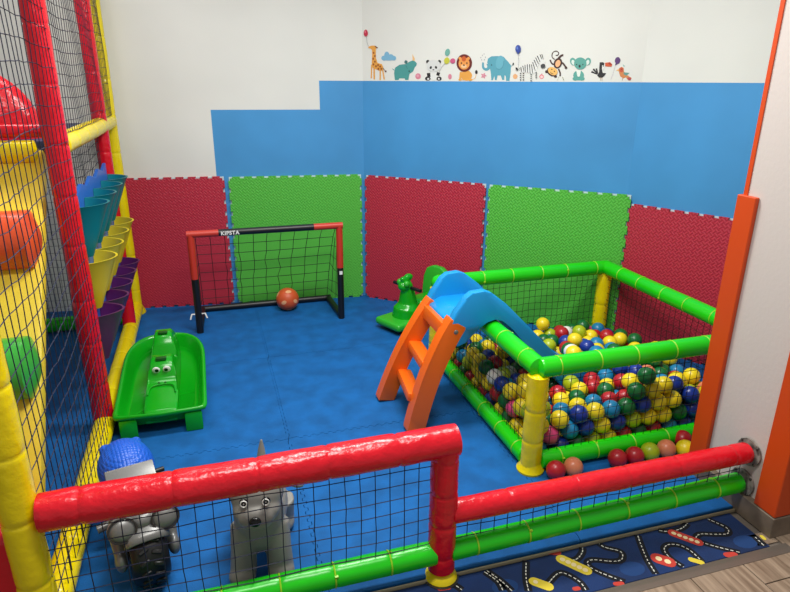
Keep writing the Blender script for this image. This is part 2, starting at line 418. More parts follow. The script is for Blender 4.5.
roads += [Za(q) for q in ([(85, 310), (128, 340), (142, 362)], [(195, 285), (194, 330), (200, 364)], [(245, 345), (272, 322), (312, 340), (330, 362)])]
roads += [[(400, 588), (430, 580), (452, 584), (462, 590)], [(480, 566), (500, 580), (512, 591)]]
for r in roads:
    mr = MB(); md = MB(); ln = smooth_line([ruv(p, 0.0064) for p in r], 10); ribbon(mr, ln, 0.0145, 0.0064)
    fine = []
    for a, b in zip(ln[:-1], ln[1:]): fine += [a, a.lerp(b, 0.5)]
    ribbon(md, fine + [ln[-1]], 0.0018, 0.0068, dash=0.018)
    if not mr.v: continue
    ro = mr.build('printed_road', M_road, rug, smooth=False)
    if md.v: tag(md.build('road_marking', M_dash, ro, smooth=False), kind='stuff')
def flat(pts, z): return [Vector((p[0], p[1], z)) for p in pts]
def capsule(a, b, w, z, n=6):
    a = a.copy(); b = b.copy(); a.z = b.z = 0; t = (b - a).normalized(); ang = math.atan2(t.y, t.x); P = []
    for k in range(n + 1): q = ang - PI / 2 + PI * k / n; P.append(b + Vector((math.cos(q), math.sin(q), 0)) * w)
    for k in range(n + 1): q = ang + PI / 2 + PI * k / n; P.append(a + Vector((math.cos(q), math.sin(q), 0)) * w)
    return flat(P, z)
def disc(c, r, z, n=10, ry=None): return flat([(c.x + r * math.cos(2 * PI * k / n), c.y + (ry or r) * math.sin(2 * PI * k / n)) for k in range(n)], z)
def vehicle(p, q, w, m, dots, wm=None, lab=None):
    a, b = ruv(p, 0), ruv(q, 0); mb = MB(); P = capsule(a, b, w, 0.0072); mb.add(P, [tuple(range(len(P)))], 0)
    for k in range(dots):
        c = a.lerp(b, (k + 0.1) / max(1, dots - 0.8)); D = disc(c, w * 0.45, 0.0076); mb.add(D, [tuple(range(len(D)))], 1)
    o = mb.build('printed_vehicle', [m, wm or M_rw], rug, smooth=False)
    if lab: o['label'] = lab
vehicle(*Zb([(388, 153), (472, 184)]), 0.021, M_rr, 5, lab='red bus printed on the rug')
vehicle(*Zb([(6, 243), (88, 281)]), 0.023, M_ry, 5, lab='yellow bus printed on the rug')
vehicle(*Zb([(335, 240), (372, 252)]), 0.027, M_rr, 2, lab='red helicopter printed on the rug')
vehicle(*Zb([(450, 244), (484, 254)]), 0.012, M_ry, 0); vehicle(*Zb([(572, 228), (598, 226)]), 0.013, M_rr, 0)
vehicle(*Zb([(205, 162), (214, 162)]), 0.006, M_rw, 0); vehicle(*Zb([(550, 81), (560, 80)]), 0.006, M_rw, 0); vehicle(*Zb([(692, 164), (700, 172)]), 0.008, M_ry, 0)
vehicle(*Zb([(190, 328), (212, 326)]), 0.009, M_rr, 0); vehicle(*Zb([(50, 345), (62, 343)]), 0.009, M_rr, 0)
vehicle((548, 553), (557, 554), 0.015, M_rr, 1); vehicle((534, 583), (548, 588), 0.02, M_ry, 1); vehicle((440, 590), (448, 589), 0.011, M_rr, 0)
for px in ((632, 570), (745, 543), (505, 588)):
    D = disc(ruv(px, 0), 0.05, 0.0062, 14, 0.035); D = [q for q in D if abs(q.y) < 0.1]
    mb = MB(); mb.add(D, [tuple(range(len(D)))]); mb.build('printed_patch', M_rl, rug, smooth=False)

# ------------------------------------------------------------------ pillar at the right
PU_, PV0, PV1 = 2.04, 1.50, 1.93
pil = MB(); pil.box((0.33, (PV1 - PV0) / 2, 1.45), (0.66, PV1 - PV0, 2.9))
pillar = pil.build('wall_pillar', M_pillar, smooth=False, loc=W(PU_, PV0, 0), rz=A); tag(pillar, kind='structure')
def guard(poly, z0, z1): mb = MB(); mb.prism(poly, z0, z1, bev=0.003, seg=1); return mb.build('corner_guard', M_orange, pillar, smooth=False)
D = PV1 - PV0
guard([(-0.02, D + 0.02), (-0.02, D - 0.072), (0.0, D - 0.072), (0.0, D), (0.12, D), (0.12, D + 0.02)], 0.022, 1.30)
guard([(-0.026, 0.075), (-0.026, -0.026), (0.1, -0.026), (0.1, 0.0), (0.0, 0.0), (0.0, 0.075)], 0.1, 2.9)
mb = MB(); mb.prism([(-0.005, D + 0.005), (-0.005, D - 0.014), (0.0, D - 0.014), (0.0, D), (0.014, D), (0.014, D + 0.005)], 1.30, 2.9); mb.build('edge_trim', M_orange, pillar, smooth=False)
M_skirt = mat('skirting', (112, 98, 84), 0.5, (18, 0.2), vary=(9, 0.15))
mb = MB(); mb.prism([(-0.03, D), (-0.03, -0.03), (0.66, -0.03), (0.66, 0), (0, 0), (0, D)], 0.006, 0.098, bev=0.002, seg=1); mb.build('baseboard', M_skirt, pillar, smooth=False)
# ------------------------------------------------------------------ low padded fence in front
fence = thing('padded_fence', W(0.685, 1.66, 0), A, 'low padded fence with red handrails, green bottom rail and black net in front', 'fence')
RZ, LZ, GZ = 0.578, 0.292, 0.128
rail('handrail', fence, (-1.225, 0, RZ - 0.012), (0.038, 0, RZ), 0.055, M_red, seam=0.23, wr=0.028, seed=1)
rail('handrail', fence, (0.03, 0, LZ - 0.008), (1.33, 0, LZ - 0.008), 0.0435, M_red, seam=0.25, wr=0.02, seed=2, dome=True)
mb, sm, d = padded((0, 0, 0.05), (0, 0, RZ + 0.01), 0.049, seam=0.13, seed=3, wr=0.03)
mb.build('fence_post', M_red, fence)
rail('bottom_rail', fence, (-1.25, 0, GZ - 0.012), (-0.03, 0, GZ - 0.008), 0.043, M_green, tie=M_tieg, seam=0.2, wr=0.012, seed=4)
rail('bottom_rail', fence, (0.03, 0, GZ - 0.008), (1.325, 0, GZ + 0.012), 0.041, M_green, tie=M_tieg, seam=0.2, wr=0.012, seed=5, first=0.1)
mb = MB(); mb.lathe([(0.03, 0.006), (0.056, 0.006), (0.06, 0.014), (0.055, 0.024), (0.046, 0.034), (0.03, 0.045)], 28); o = mb.build('base_ring', M_yellow, fence); o.location = (0, 0, 0.0)
mb = MB(); mb.lathe([(0.04, 0.006), (0.066, 0.006), (0.066, 0.009), (0.045, 0.012), (0.04, 0.02)], 28); o = mb.build('base_flange', M_dark, fence)
net((-1.28, 0.0, GZ + 0.035), (1, 0, 0), (0, 0, 1), 1.24, RZ - GZ - 0.07, 0.052, r=0.0019, jit=0.05, seed=11).build('net', M_cord, fence, smooth=False)
net((0.045, 0.0, GZ + 0.035), (1, 0, 0), (0, 0, 1), 1.27, LZ - GZ - 0.07, 0.052, r=0.0019, jit=0.05, seed=12).build('net', M_cord, fence, smooth=False)
RY = Matrix.Rotation(PI / 2, 4, 'Y'); M_flange = mat('flange_grey', (112, 106, 100), 0.6, (60, 0.4), vary=(40, 0.35))
for z in (LZ - 0.008, GZ + 0.012):
    mb = MB(); mb.lathe([(0.035, 0.0), (0.058, 0.0), (0.058, 0.008), (0.052, 0.012), (0.035, 0.010)], 28, M=Matrix.Translation((1.343, 0, z)) @ RY); fl = mb.build('wall_flange', M_flange, fence)
    for k in range(4):
        q = PI / 4 + k * PI / 2; mb = MB(); mb.ell((1.342, 0.054 * math.cos(q), z + 0.054 * math.sin(q)), 0.006, 8, 6); mb.build('bolt', M_dark, fl)

# ------------------------------------------------------------------ soft play frame at the left
fr = thing('soft_play_frame', W(-0.62, 1.66, 0), A, 'tall padded climbing frame with red and yellow posts, nets and pocket panel at left', 'play frame')
def fpost(v, r, m, z0, z1, seed, du=0.0, **kw): return rail('post', fr, (du, v, z0), (du, v, z1), r, m, seed=seed, **kw)
V1, V2, V3 = 1.40, 2.72, 3.16
fpost(0.0, 0.05, M_yellow, 0.02, 2.5, 21, seam=0.21, du=0.03); fpost(V1, 0.05, M_red, 0.08, 2.5, 22, seam=0.24); fpost(V2, 0.044, M_red, 0.08, 2.5, 23, seam=0.24); fpost(V3, 0.047, M_yellow, 0.02, 2.5, 24, seam=0.25)
rail('bottom_beam', fr, (0.005, 0.05, 0.072), (0.005, V3 - 0.02, 0.072), 0.05, M_yellow, seed=25, seam=0.24)
rail('middle_beam', fr, (0, V1 + 0.05, 1.445), (0, V3, 1.445), 0.05, M_yellow, seed=26, seam=0.3)
# foot of the far post
mb = MB(); mb.lathe([(0.05, 0), (0.068, 0), (0.07, 0.01), (0.052, 0.05)], 24); o = mb.build('post_foot', M_yellow, fr); o.location = (0, V3, 0.02)
# nets laced to the room side of the posts
def fnet(du, v0, v1, z0, z1, pitch, seed, belly=0.0, m=M_cord, pu=None): net((du, v0, z0), (0, 1, 0), (0, 0, 1), v1 - v0, z1 - z0, pitch, r=0.0019, jit=0.10, belly=belly, pu=pu, seed=seed).build('net', m, fr, smooth=False)
fnet(0.045, 0.05, V1, 0.1, 2.45, 0.075, 31, pu=0.06)
fnet(0.03, V1, V2, 1.49, 2.45, 0.05, 32); fnet(0.03, V2, V3, 1.49, 2.45, 0.05, 33); 
fnet(-1.15, 0.1, V3 - 0.3, 0.1, 2.45, 0.055, 34)
fnet(-0.02, V1 + 0.02, V2, 1.18, 1.4, 0.05, 36)
# far side
for v in (V1, V3 - 0.25): rail('post', fr, (-1.2, v, 0.02), (-1.2, v, 2.5), 0.05, M_red if v == V1 else M_yellow, seed=int(v * 10), seam=0.24)
net((-1.18, V3 - 0.3, 0.12), (1, 0, 0), (0, 0, 1), 1.12, 1.28, 0.05, r=0.0014, jit=0.1, seed=35).build('net', M_cordb, fr, smooth=False)
rail('bottom_beam', fr, (-1.15, V3 - 0.3, 0.075), (-0.08, V3 - 0.22, 0.075), 0.05, M_green, seed=27)
# deck and the padded climbing ramp that leads up to it
M_deck = mat('deck_pad', (40, 52, 90), 0.6); M_ypad = mat('ramp_yellow', (232, 202, 50), 0.4, (10, 0.2)); M_oroll = mat('roll_orange', (226, 84, 40), 0.32, (14, 0.3), dist=0.012); M_groll = mat('roll_green', (60, 170, 60), 0.32, (14, 0.3), dist=0.012)
mb = MB(); mb.box((-0.62, 2.28, 1.42), (1.08, 1.32, 0.06), bev=0.012); mb.build('deck', M_deck, fr)
ra, rb = Vector((-0.5, 0.40, 0.02)), Vector((-0.5, 1.57, 1.42)); rd = (rb - ra); Lr = rd.length; ang = math.atan2(rd.z, rd.y)
RM = Matrix.Translation(ra) @ Matrix.Rotation(ang, 4, 'X')
mb = MB(); mb.box((0, Lr / 2, -0.035), (0.82, Lr, 0.07), bev=0.02, M=RM); mb.build('ramp', M_ypad, fr)
def roll(t, r, m, seed, x0=-0.40, x1=0.38):
    mb, sm, d = padded(RM @ Vector((x0, t * Lr, r * 0.35)), RM @ Vector((x1, t * Lr, r * 0.35)), r, seam=0.6, seed=seed, wr=0.015, n=28); mb.build('climbing_roll', m, fr)
roll(0.425, 0.125, M_groll, 41); roll(0.735, 0.125, M_oroll, 42); roll(0.12, 0.125, M_oroll, 44); roll(0.985, 0.05, M_yellow, 43)
rail('deck_beam', fr, (-0.9, 1.56, 1.50), (-0.06, 1.56, 1.50), 0.03, M_red, seed=45)
mb = MB(); mb.ell((-0.42, 1.80, 1.46), (0.30, 0.13, 0.32), 28, 18); mb.build('deck_cushion', M_red, fr)
mb = MB(); mb.box((-0.5, 0.05, 0.26), (1.02, 0.09, 0.48), bev=0.03, seg=3); mb.build('front_pad', M_red, fr)
# pocket panel
M_pan = mat('panel_blue', (44, 104, 200), 0.4, (20, 0.1)); M_teal = mat('pocket_teal', (8, 122, 128), 0.38); M_pury = mat('pocket_purple', (92, 26, 92), 0.38); M_pyel = mat('pocket_yellow', (228, 200, 30), 0.38)
panel = MB()
def scallop(v0, v1, z, k, hgt):
    s = (v1 - v0) / k; P = [(v0, z - 0.19)]
    P += [(v1, z - 0.19)]
    for i in reversed(range(k)):
        for f in (1.0, 0.85, 0.65, 0.5, 0.35, 0.15): P.append((v0 + (i + f) * s, z + 0.02 + hgt * (0.35 + 0.65 * abs(f - 0.5) * 2)))
    P.append((v0, z + 0.02 + hgt)); return P
YZ = Matrix(((0, 0, 1, 0), (1, 0, 0, 0), (0, 1, 0, 0), (0, 0, 0, 1)))
pocket_rows = [(1.15, 4, M_teal, 'teal'), (0.875, 4, M_pyel, 'yellow'), (0.60, 5, M_pury, 'purple')]
pv0, pv1 = V1 + 0.10, V2 - 0.06
for z, k, m, cn in pocket_rows: panel.prism(scallop(pv0, pv1, z, k, 0.05), -0.012, 0.006, M=YZ)
pan = panel.build('pocket_panel', M_pan, fr, smooth=False)
for z, k, m, cn in pocket_rows:
    s = (pv1 - pv0) / k; hw = s * 0.49; dep = 0.13; bot = 0.27; n = 14; vs2 = []; fs2 = []
    def ring(t, inner):
        r = []; sc_ = 1 - 0.8 * t; hh = (hw - inner) * sc_; dd = (dep - inner) * sc_
        for j in range(n + 1):
            q = PI * j / n; r.append((0.008 + dd * math.sin(q) * (0.45 + 0.55 * math.sin(q)), hh * math.cos(q), -bot * t + (0.0 if not inner else 0.0)))
        return r
    rows = [ring(1.0, 0), ring(0.5, 0), ring(0.06, 0), [(x * 1.03, y * 1.02, zz) for x, y, zz in ring(0.0, -0.003)], ring(0.0, 0.004), ring(0.5, 0.004), ring(0.95, 0.004)]
    for r in rows: vs2 += r
    for i in range(len(rows) - 1):
        for j in range(n): a = i * (n + 1) + j; fs2.append((a, a + 1, a + n + 2, a + n + 1))
    fs2.append(tuple(range(n + 1)))
    mb = MB(); mb.add(vs2, fs2); me = mb.mesh('pocket', m, ang=60)
    for i in range(k):
        o = obj('pocket', me, pan, (0, pv0 + (i + 0.5) * s, z)); o['label'] = cn + ' cone-shaped pocket'

# ------------------------------------------------------------------ ball pit
pit = thing('ball_pit', W(1.31, 2.14, 0), A, 'square ball pit with green padded rails, yellow posts and black net', 'ball pit')
PW, PD, PZ_, PB = 1.21, 1.26, 0.54, 0.064
cor = [(0, 0), (PW, 0), (PW, PD), (0, PD)]
for i in range(4):
    a, b = cor[i], cor[(i + 1) % 4]
    rail('top_rail', pit, (*a, PZ_), (*b, PZ_), 0.046, M_green, tie=M_tieg, seam=0.2, wr=0.01, seed=50 + i, first=0.09, pinch=0.05)
    da = Vector((b[0] - a[0], b[1] - a[1], 0)).normalized() * 0.045
    rail('bottom_rail', pit, (a[0] + da.x, a[1] + da.y, PB), (b[0] - da.x, b[1] - da.y, PB), 0.042, M_green, tie=M_tieg, seam=0.2, wr=0.01, seed=60 + i, first=0.1, pinch=0.05)
    mb, sm, d = padded((*a, 0.045), (*a, PZ_ - 0.035), 0.047, seam=0.16, seed=70 + i, wr=0.03); p = mb.build('post', M_yellow, pit)
    mb = MB(); mb.lathe([(0.04, 0.0), (0.062, 0.0), (0.064, 0.01), (0.05, 0.03), (0.046, 0.045)], 24); o = mb.build('post_foot', M_yellow, p); o.location = (*a, 0.02)
    e = (b[0] - a[0], b[1] - a[1], 0); L = Vector(e).length
    net((*a, PB + 0.03), e, (0, 0, 1), L, PZ_ - PB - 0.06, 0.044, r=0.0017, jit=0.10, seed=80 + i).build('net', M_cordb, pit, smooth=False)

# ------------------------------------------------------------------ slide over the pit's rail
sl = thing('toddler_slide', W(0.86, 2.775, 0), A, 'small plastic slide, blue chute into the ball pit and orange ladder', 'slide')
XZ = Matrix(((1, 0, 0, 0), (0, 0, -1, 0), (0, 1, 0, 0), (0, 0, 0, 1)))     # profile x,z extruded across
u_ = lambda pts: [(x - 0.86, z) for x, z in pts]
side = [(1.055, 0.575), (1.10, 0.655), (1.145, 0.725), (1.18, 0.75), (1.245, 0.755), (1.285, 0.74), (1.36, 0.68), (1.5, 0.54), (1.7, 0.335), (1.84, 0.215), (1.97, 0.15), (2.0, 0.1), (1.98, 0.06), (1.86, 0.075), (1.72, 0.175), (1.56, 0.35), (1.42, 0.525), (1.36, 0.595), (1.31, 0.612), (1.26, 0.60), (1.21, 0.55), (1.16, 0.49), (1.11, 0.47)]
for sgn in (-1, 1):
    mb = MB(); c = sgn * 0.165; mb.prism(u_(side), -c - 0.026, -c + 0.026, M=XZ, bev=0.012, seg=2); mb.build('side_wall', M_sb, sl, ang=50)
bed = [(1.06, 0.56), (1.075, 0.60), (1.14, 0.628), (1.27, 0.63), (1.34, 0.612), (1.44, 0.525), (1.60, 0.345), (1.76, 0.195), (1.88, 0.125), (1.99, 0.10), (1.99, 0.075), (1.87, 0.092), (1.75, 0.16), (1.59, 0.305), (1.43, 0.49), (1.34, 0.588), (1.27, 0.60), (1.14, 0.59)]
mb = MB(); mb.prism(u_(bed), -0.15, 0.15, M=XZ, bev=0.004, seg=1); mb.build('chute', M_sb, sl, ang=50)
mb = MB(); mb.box((1.135, 0, -0.0), (0.02, 0.30, 0.15), bev=0.008, M=Matrix.Translation((-0.02, 0, 0.075))); mb.build('chute_lip', M_sb, sl)
lad = [(1.115, 0.60), (1.05, 0.50), (0.965, 0.34), (0.895, 0.17), (0.845, 0.02)]
for sgn in (-1, 1):
    c = sgn * 0.155; L1 = smooth_line([Vector((x - 0.86, c, z)) for x, z in lad], 5)
    front = []; back = []
    for i, p in enumerate(L1):
        t = (L1[min(i + 1, len(L1) - 1)] - L1[max(i - 1, 0)]).normalized(); n = Vector((t.z, 0, -t.x)); w = 0.046
        front.append((p.x + n.x * w, p.z + n.z * w)); back.append((p.x - n.x * w, p.z - n.z * w))
    poly = front + back[::-1]; zmin = 0.021; poly = [(x, max(z, zmin)) for x, z in poly]
    mb = MB(); mb.prism(poly, -c - 0.036, -c + 0.036, M=XZ, bev=0.014, seg=2); mb.v = [(x + (0.055 * (0.6 - z) / 0.6 if sgn < 0 else 0.0), y + sgn * (0.6 - z) / 0.6 * (0.048 if sgn > 0 else 0.004), z) for x, y, z in mb.v]; o = mb.build('ladder_rail', M_so, sl, ang=50)
    mb = MB(); mb.ell((1.10 - 0.86, sgn * 0.192, 0.555), (0.012, 0.004, 0.012), 12, 8); mb.build('bolt', M_grey, sl)
for x, z, h in ((1.075, 0.55, 0.075), (0.98, 0.36, 0.05), (0.91, 0.19, 0.05)):
    mb = MB(); mb.box((0, 0, 0), (0.08, 0.27 + 0.08 * (0.6 - z), h), bev=0.016, M=Matrix.Translation((x - 0.86 + 0.027 * (0.6 - z) / 0.6, 0.02 * (0.6 - z) / 0.6, z)) @ Matrix.Rotation(-0.16 * (0.6 - z) / 0.6, 4, 'Z') @ Matrix.Rotation(0.15, 4, 'Y')); mb.build('rung', M_so, sl)

# ------------------------------------------------------------------ balls
BALLS = [(1390,2220,263),(1494,2220,187),(1390,2220,44),(1389,2220,174),(1956,2220,351),(1909,2220,276),(1430,2447,235),(2242,2220,206),(2352,2220,201),(1450,2220,110),(1598,2220,198),(1554,2220,121),(1510,2219,44),(2440,2220,219),(2134,2220,197),(1687,2220,199),(1642,2220,121),(1776,2220,198),(1598,2219,44),(1390,2518,199),(1731,2219,122),(2441,2220,130),(2001,2220,274),(1864,2220,198),(1687,2220,44),(2404,2220,44),(1835,2660,293),(1820,2220,122),(1953,2219,199),(1776,2220,44),(2045,2220,197),(1909,2220,122),(2009,2606,247),(1865,2220,44),(2399,2390,207),(1998,2220,122),(2090,2245,270),(2089,2220,120),(2270,2220,122),(1953,2220,44),(2137,2220,44),(2181,2219,121),(2042,2220,44),(2045,2524,237),(1390,2429,44),(2440,2613,205),(1675,2853,177),(1908,2660,237),(2226,2220,44),(1390,2314,197),(2315,2220,44),(1390,2818,195),(1390,2620,189),(2287,2559,230),(1692,2995,189),(1585,3002,187),(2399,2684,240),(2119,2630,257),(1896,3010,182),(2012,2701,254),(1390,3191,193),(1955,2325,269),(1389,2399,172),(2184,2275,245),(1390,2709,189),(1389,2340,44),(1390,2284,113),(2029,3320,190),(2017,2927,240),(1971,2541,190),(1728,2851,105),(1784,3010,168),(1390,2909,193),(2379,2978,180),(1523,2620,184),(2050,2846,224),(1848,3009,107),(1466,2863,191),(1390,2998,194),(2003,2994,44),(1390,2473,122),(2357,2248,117),(2006,2905,44),(1979,2660,183),(1882,2540,182),(1959,3011,120),(2430,2907,198),(2161,3099,206),(2073,2435,253),(1390,2518,44),(1390,2562,122),(2091,3183,171),(1528,3097,182),(1728,2670,108),(2131,2543,244),(1390,2664,112),(1699,3086,188),(1787,3320,182),(1778,3127,188),(1390,2722,44),(2359,2807,190),(1389,2606,44),(1390,3319,44),(1865,3114,161),(1390,2767,122),(1390,3138,122),(2152,2731,237),(1965,2402,227),(1548,2493,160),(1722,3321,121),(1477,2782,156),(2006,2816,44),(1389,3002,44),(1390,3320,134),(1390,3048,121),(2327,2724,192),(2336,3055,175),(2440,2540,154),(1390,2862,118),(1389,2812,44),(1631,2624,116),(1756,2540,181),(1389,2913,44),(1467,2955,190),(2271,2933,188),(2294,3257,170),(2274,2482,186),(1439,3072,191),(1781,3226,178),(1634,2903,116),(2440,3293,118),(2251,2334,231),(1631,2806,116),(1912,3008,44),(1849,2946,44),(1639,2997,117),(1555,3320,127),(1849,2847,44),(1390,3094,44),(1962,3082,173),(2242,3090,170),(2178,2935,190),(2204,2589,222),(1389,3183,44),(1854,2378,204),(1466,2361,198),(1928,2464,176),(2010,3009,193),(2074,3295,117),(1558,2858,116),(1554,2762,116),(2411,2291,174),(1984,3295,117),(1637,3289,118),(2440,3055,168),(2348,2549,166),(1401,3234,116),(1547,2291,183),(1562,2954,116),(1906,2813,238),(1772,2804,44),(1941,2890,212),(1872,2736,265),(1955,3170,142),(1411,2957,118),(2222,2849,187),(1474,2302,133),(1684,2804,44),(1630,2463,178),(2159,3236,146),(2302,2288,174),(1839,2463,182),(2256,3320,121),(2188,2484,210),(2440,2364,133),(2226,2407,187),(2182,3024,162),(1472,3288,123),(2131,2859,189),(1644,3185,114),(2440,2952,122),(1465,2296,44),(1751,2452,185),(1896,3310,121),(1849,2759,44),(1476,2441,159),(1731,3234,105),(1471,2699,126),(2164,3321,120),(2273,2638,193),(2352,3194,117),(1921,3094,95),(2356,2456,165),(1883,3220,130),(1443,2380,103),(1527,2373,131),(1718,3038,115),(2440,2737,183),(2214,2292,162),(1569,3233,125),(1775,2896,44),(2440,2293,79),(1641,2296,191),(1554,2296,44),(2312,2382,188),(2071,2592,185),(2440,3191,117),(1943,2736,210),(1469,2522,124),(2090,2938,190),(1685,2374,190),(1470,2466,44),(2349,3299,116),(1598,2322,117),(2043,2813,125),(1993,3082,44),(2088,2941,44),(1750,2956,105),(2352,2856,117),(2160,2350,203),(1486,3201,122),(2043,2964,118),(1724,3133,117),(2308,3116,116),(1977,2814,184),(1564,3144,116),(2440,2463,44),(1724,2577,107),(1466,2562,44),(2062,3045,87),(1646,3090,117),(2314,2776,120),(2088,2773,191),(2029,3211,114),(2021,2730,150),(2077,2680,197),(2309,2376,44),(2023,3118,120),(2440,2453,137),(2441,2664,132),(1566,3051,116),(2182,2371,119),(2356,2339,124),(2012,2728,44),(2376,2417,87)]
REST = [(1456,2665,44),(1598,2373,44),(1687,2902,44),(1684,2528,44),(1677,3320,44),(1777,3024,44),(1849,2492,44),(2006,2639,44),(2083,2522,44),(2177,2628,44),(2211,3320,44),(2270,2296,44),(2300,3320,44),(2440,2374,44),(2440,2996,44),(1462,2767,70),(1462,2862,44),(1772,2714,44),(1607,2759,44),(1539,2906,44),(1642,2296,44),(1695,2990,44),(1731,2296,44),(1849,2581,44),(1796,3081,114),(1851,3073,44),(2089,2294,44),(2135,2296,121),(2132,2858,44),(2181,2296,44),(2286,2523,108),(2277,3032,112),(2256,3244,44),(2359,2299,44),(2440,3085,44),(1606,2670,44),(1640,2451,44),(1687,2320,118),(1642,2400,117),(1849,2670,44),(1731,2397,118),(1793,2459,105),(1954,2296,122),(1815,3274,111),(2043,2296,121),(2001,2406,114),(1983,2496,114),(2133,2603,122),(2086,2777,44),(2089,2888,116),(2120,3181,87),(2084,2459,108),(2186,3151,139),(2267,2347,117),(2305,2612,110),(2276,2696,125),(2224,2960,118),(2262,3193,117),(2402,2783,116),(1464,2611,119),(1554,2669,116),(1471,3103,114),(1683,2626,44),(1595,2375,188),(1776,2296,121),(1811,3170,117),(1864,2297,122),(1817,2375,123),(2060,2658,113),(2011,2892,158),(1926,2376,151),(2030,2458,179),(2122,2523,158),(2039,2570,105),(2178,2883,117),(2044,2373,198),(2185,2460,124),(2208,2542,146),(2207,2733,167),(2267,2880,117),(2110,3105,133),(2360,2638,175),(2323,2949,118),(2441,2863,122),(2384,3026,106),(1550,2570,116),(1485,2908,116),(1684,2715,44),(1616,2512,105),(1699,2486,121),(1820,2543,119),(1820,2297,198),(1999,2296,198),(2093,3024,167),(2090,2296,197),(2124,2428,181),(2162,2659,185),(2396,3113,116),(1730,2297,198),(1909,2296,198)]
BR = 0.0445
bc = dict(yellow=(238, 212, 30), green=(10, 100, 44), blue=(18, 50, 146), turquoise=(20, 124, 172), red=(178, 22, 36), lime=(168, 186, 24), pink=(226, 70, 130), peach=(226, 132, 94), white=(232, 230, 222))
bm_ = {k: mat('ball_' + k, v, 0.33, (60, 0.05), coat=0.1) for k, v in bc.items()}
bmesh_ = {}
for k in bc: mb = MB(); mb.ell((0, 0, 0), BR, 16, 10); bmesh_[k] = mb.mesh('pit_ball', bm_[k])
rb_ = random.Random(19)
names = ['yellow'] * 34 + ['green'] * 17 + ['blue'] * 12 + ['turquoise'] * 9 + ['red'] * 13 + ['lime'] * 8 + ['pink'] * 3 + ['peach'] * 4 + ['white'] * 2
used = []
for p in BALLS:
    for _ in range(6):
        k = rb_.choice(names)
        if not any(kk == k and abs(q[0] - p[0]) + abs(q[1] - p[1]) + abs(q[2] - p[2]) < 110 for q, kk in used) or k == 'yellow': break
    used.append((p, k)); q = W(p[0] / 1000, p[1] / 1000, p[2] / 1000 + 0.021)
    o = obj('pit_ball', bmesh_[k], None, q, (rb_.uniform(0, 3), rb_.uniform(0, 3), 0)); zn = 'pressed against the front net of the ball pit' if p[1] < 2290 else 'against the left net of the ball pit beside the slide' if p[0] < 1450 else 'at the back of the ball pit heap' if p[1] > 3050 else 'in the middle of the ball pit heap'
    tag(o, k + ' plastic ball ' + zn, 'ball', k + ' balls ' + zn)
mb = MB()
for p in REST: mb.ell(W(p[0] / 1000, p[1] / 1000, p[2] / 1000 + 0.021), BR, 12, 8, mi=rb_.randrange(5))
o = mb.build('pit_ball_fill', [bm_[k] for k in ('yellow', 'green', 'blue', 'turquoise', 'red')]); tag(o, 'more plastic balls of mixed colours buried within the ball pit', 'balls', kind='stuff')
loose = [(1.385, 2.045, 'red', 'red ball lying on the floor beside the yellow pit post'), (1.475, 2.045, 'peach', 'peach ball on the floor next to the red one by the yellow post'),
         (1.71, 2.045, 'red', 'left one of two loose red balls side by side before the pit'), (1.80, 2.04, 'red', 'right one of two loose red balls side by side, touching the lime ball'),
         (1.892, 2.048, 'lime', 'lime ball on the floor close to the front pit rail'), (1.985, 2.048, 'peach', 'peach ball on the floor beside the loose yellow ball'),
         (2.07, 2.02, 'yellow', 'loose yellow ball on the floor in front of the pit'), (2.12, 2.095, 'red', 'red ball on the floor behind the loose yellow ball'),
         (2.165, 2.015, 'turquoise', 'loose turquoise ball on the floor by the orange board'), (2.215, 2.09, 'green', 'loose green ball on the floor nearest the orange board')]
for u, v, k, lab in loose: o = obj('pit_ball', bmesh_[k], None, W(u, v, ZF + BR)); tag(o, lab, 'ball', 'loose balls on the floor before the pit')
# ------------------------------------------------------------------ football goal and ball
goal = thing('football_goal', W(-0.15, 4.275, 0), A, 'small black and red football goal with black net', 'goal')
GW, GH, GD, GR = 1.025, 0.735, 0.42, 0.024
def bar(name, a, b, m, r=GR, parent=goal): mb = MB(); mb.tube([a, b], r, 16); return mb.build(name, m, parent)
for x in (0, GW):
    bar('goal_post', (x, 0, ZF), (x, 0, 0.42), M_black); bar('goal_post', (x, 0, 0.42), (x, 0, GH), M_gred, GR * 1.02)['label'] = 'red upper half of the post'
    bar('base_tube', (x, 0.02, ZF + GR), (x + (0.02 if x == 0 else -0.02), GD - 0.02, ZF + GR), M_black)
cb = bar('crossbar', (0.185, 0, GH), (GW - 0.185, 0, GH), M_black, GR * 0.98)
for a, b in ((-GR, 0.185), (GW - 0.185, GW + GR)): bar('crossbar_end', (a, 0, GH), (b, 0, GH), M_gred, GR)['label'] = 'red end of the crossbar'
bar('base_tube', (0.0, GD, ZF + GR), (GW, GD, ZF + GR), M_black)
fc = bpy.data.curves.new('lettering', 'FONT'); fc.body = 'KIPSTA'; fc.size = 0.036; fc.extrude = 0.0008; fc.offset = 0.0012; fc.space_character = 1.1
to = bpy.data.objects.new('lettering', fc); C.objects.link(to); dg = bpy.context.evaluated_depsgraph_get(); tme = bpy.data.meshes.new_from_object(to.evaluated_get(dg)); bpy.data.objects.remove(to)
tme.materials.clear(); tme.materials.append(M_wp)
o = obj('printed_lettering', tme, cb, (0.2, -GR - 0.0004, GH - 0.012), (PI / 2, 0, 0))
mb = MB(); mb.box((GW, -GR - 0.001, 0.385), (0.022, 0.003, 0.026)); mb.build('size_sticker', M_wp, goal, smooth=False)
for dx in (-0.045, 0.045):
    mb = MB(); mb.tube([(dx * 0.5, 0.0, 0.16), (dx, -0.01, 0.165), (dx * 1.25, -0.015, 0.13)], 0.006, 8); mb.build('net_clip', M_wp, goal)
mb = MB()
TA, TB = Vector((0.05, 0.0, GH - 0.02)), Vector((GW - 0.05, 0.0, GH - 0.02)); nx, ny = 10, 8
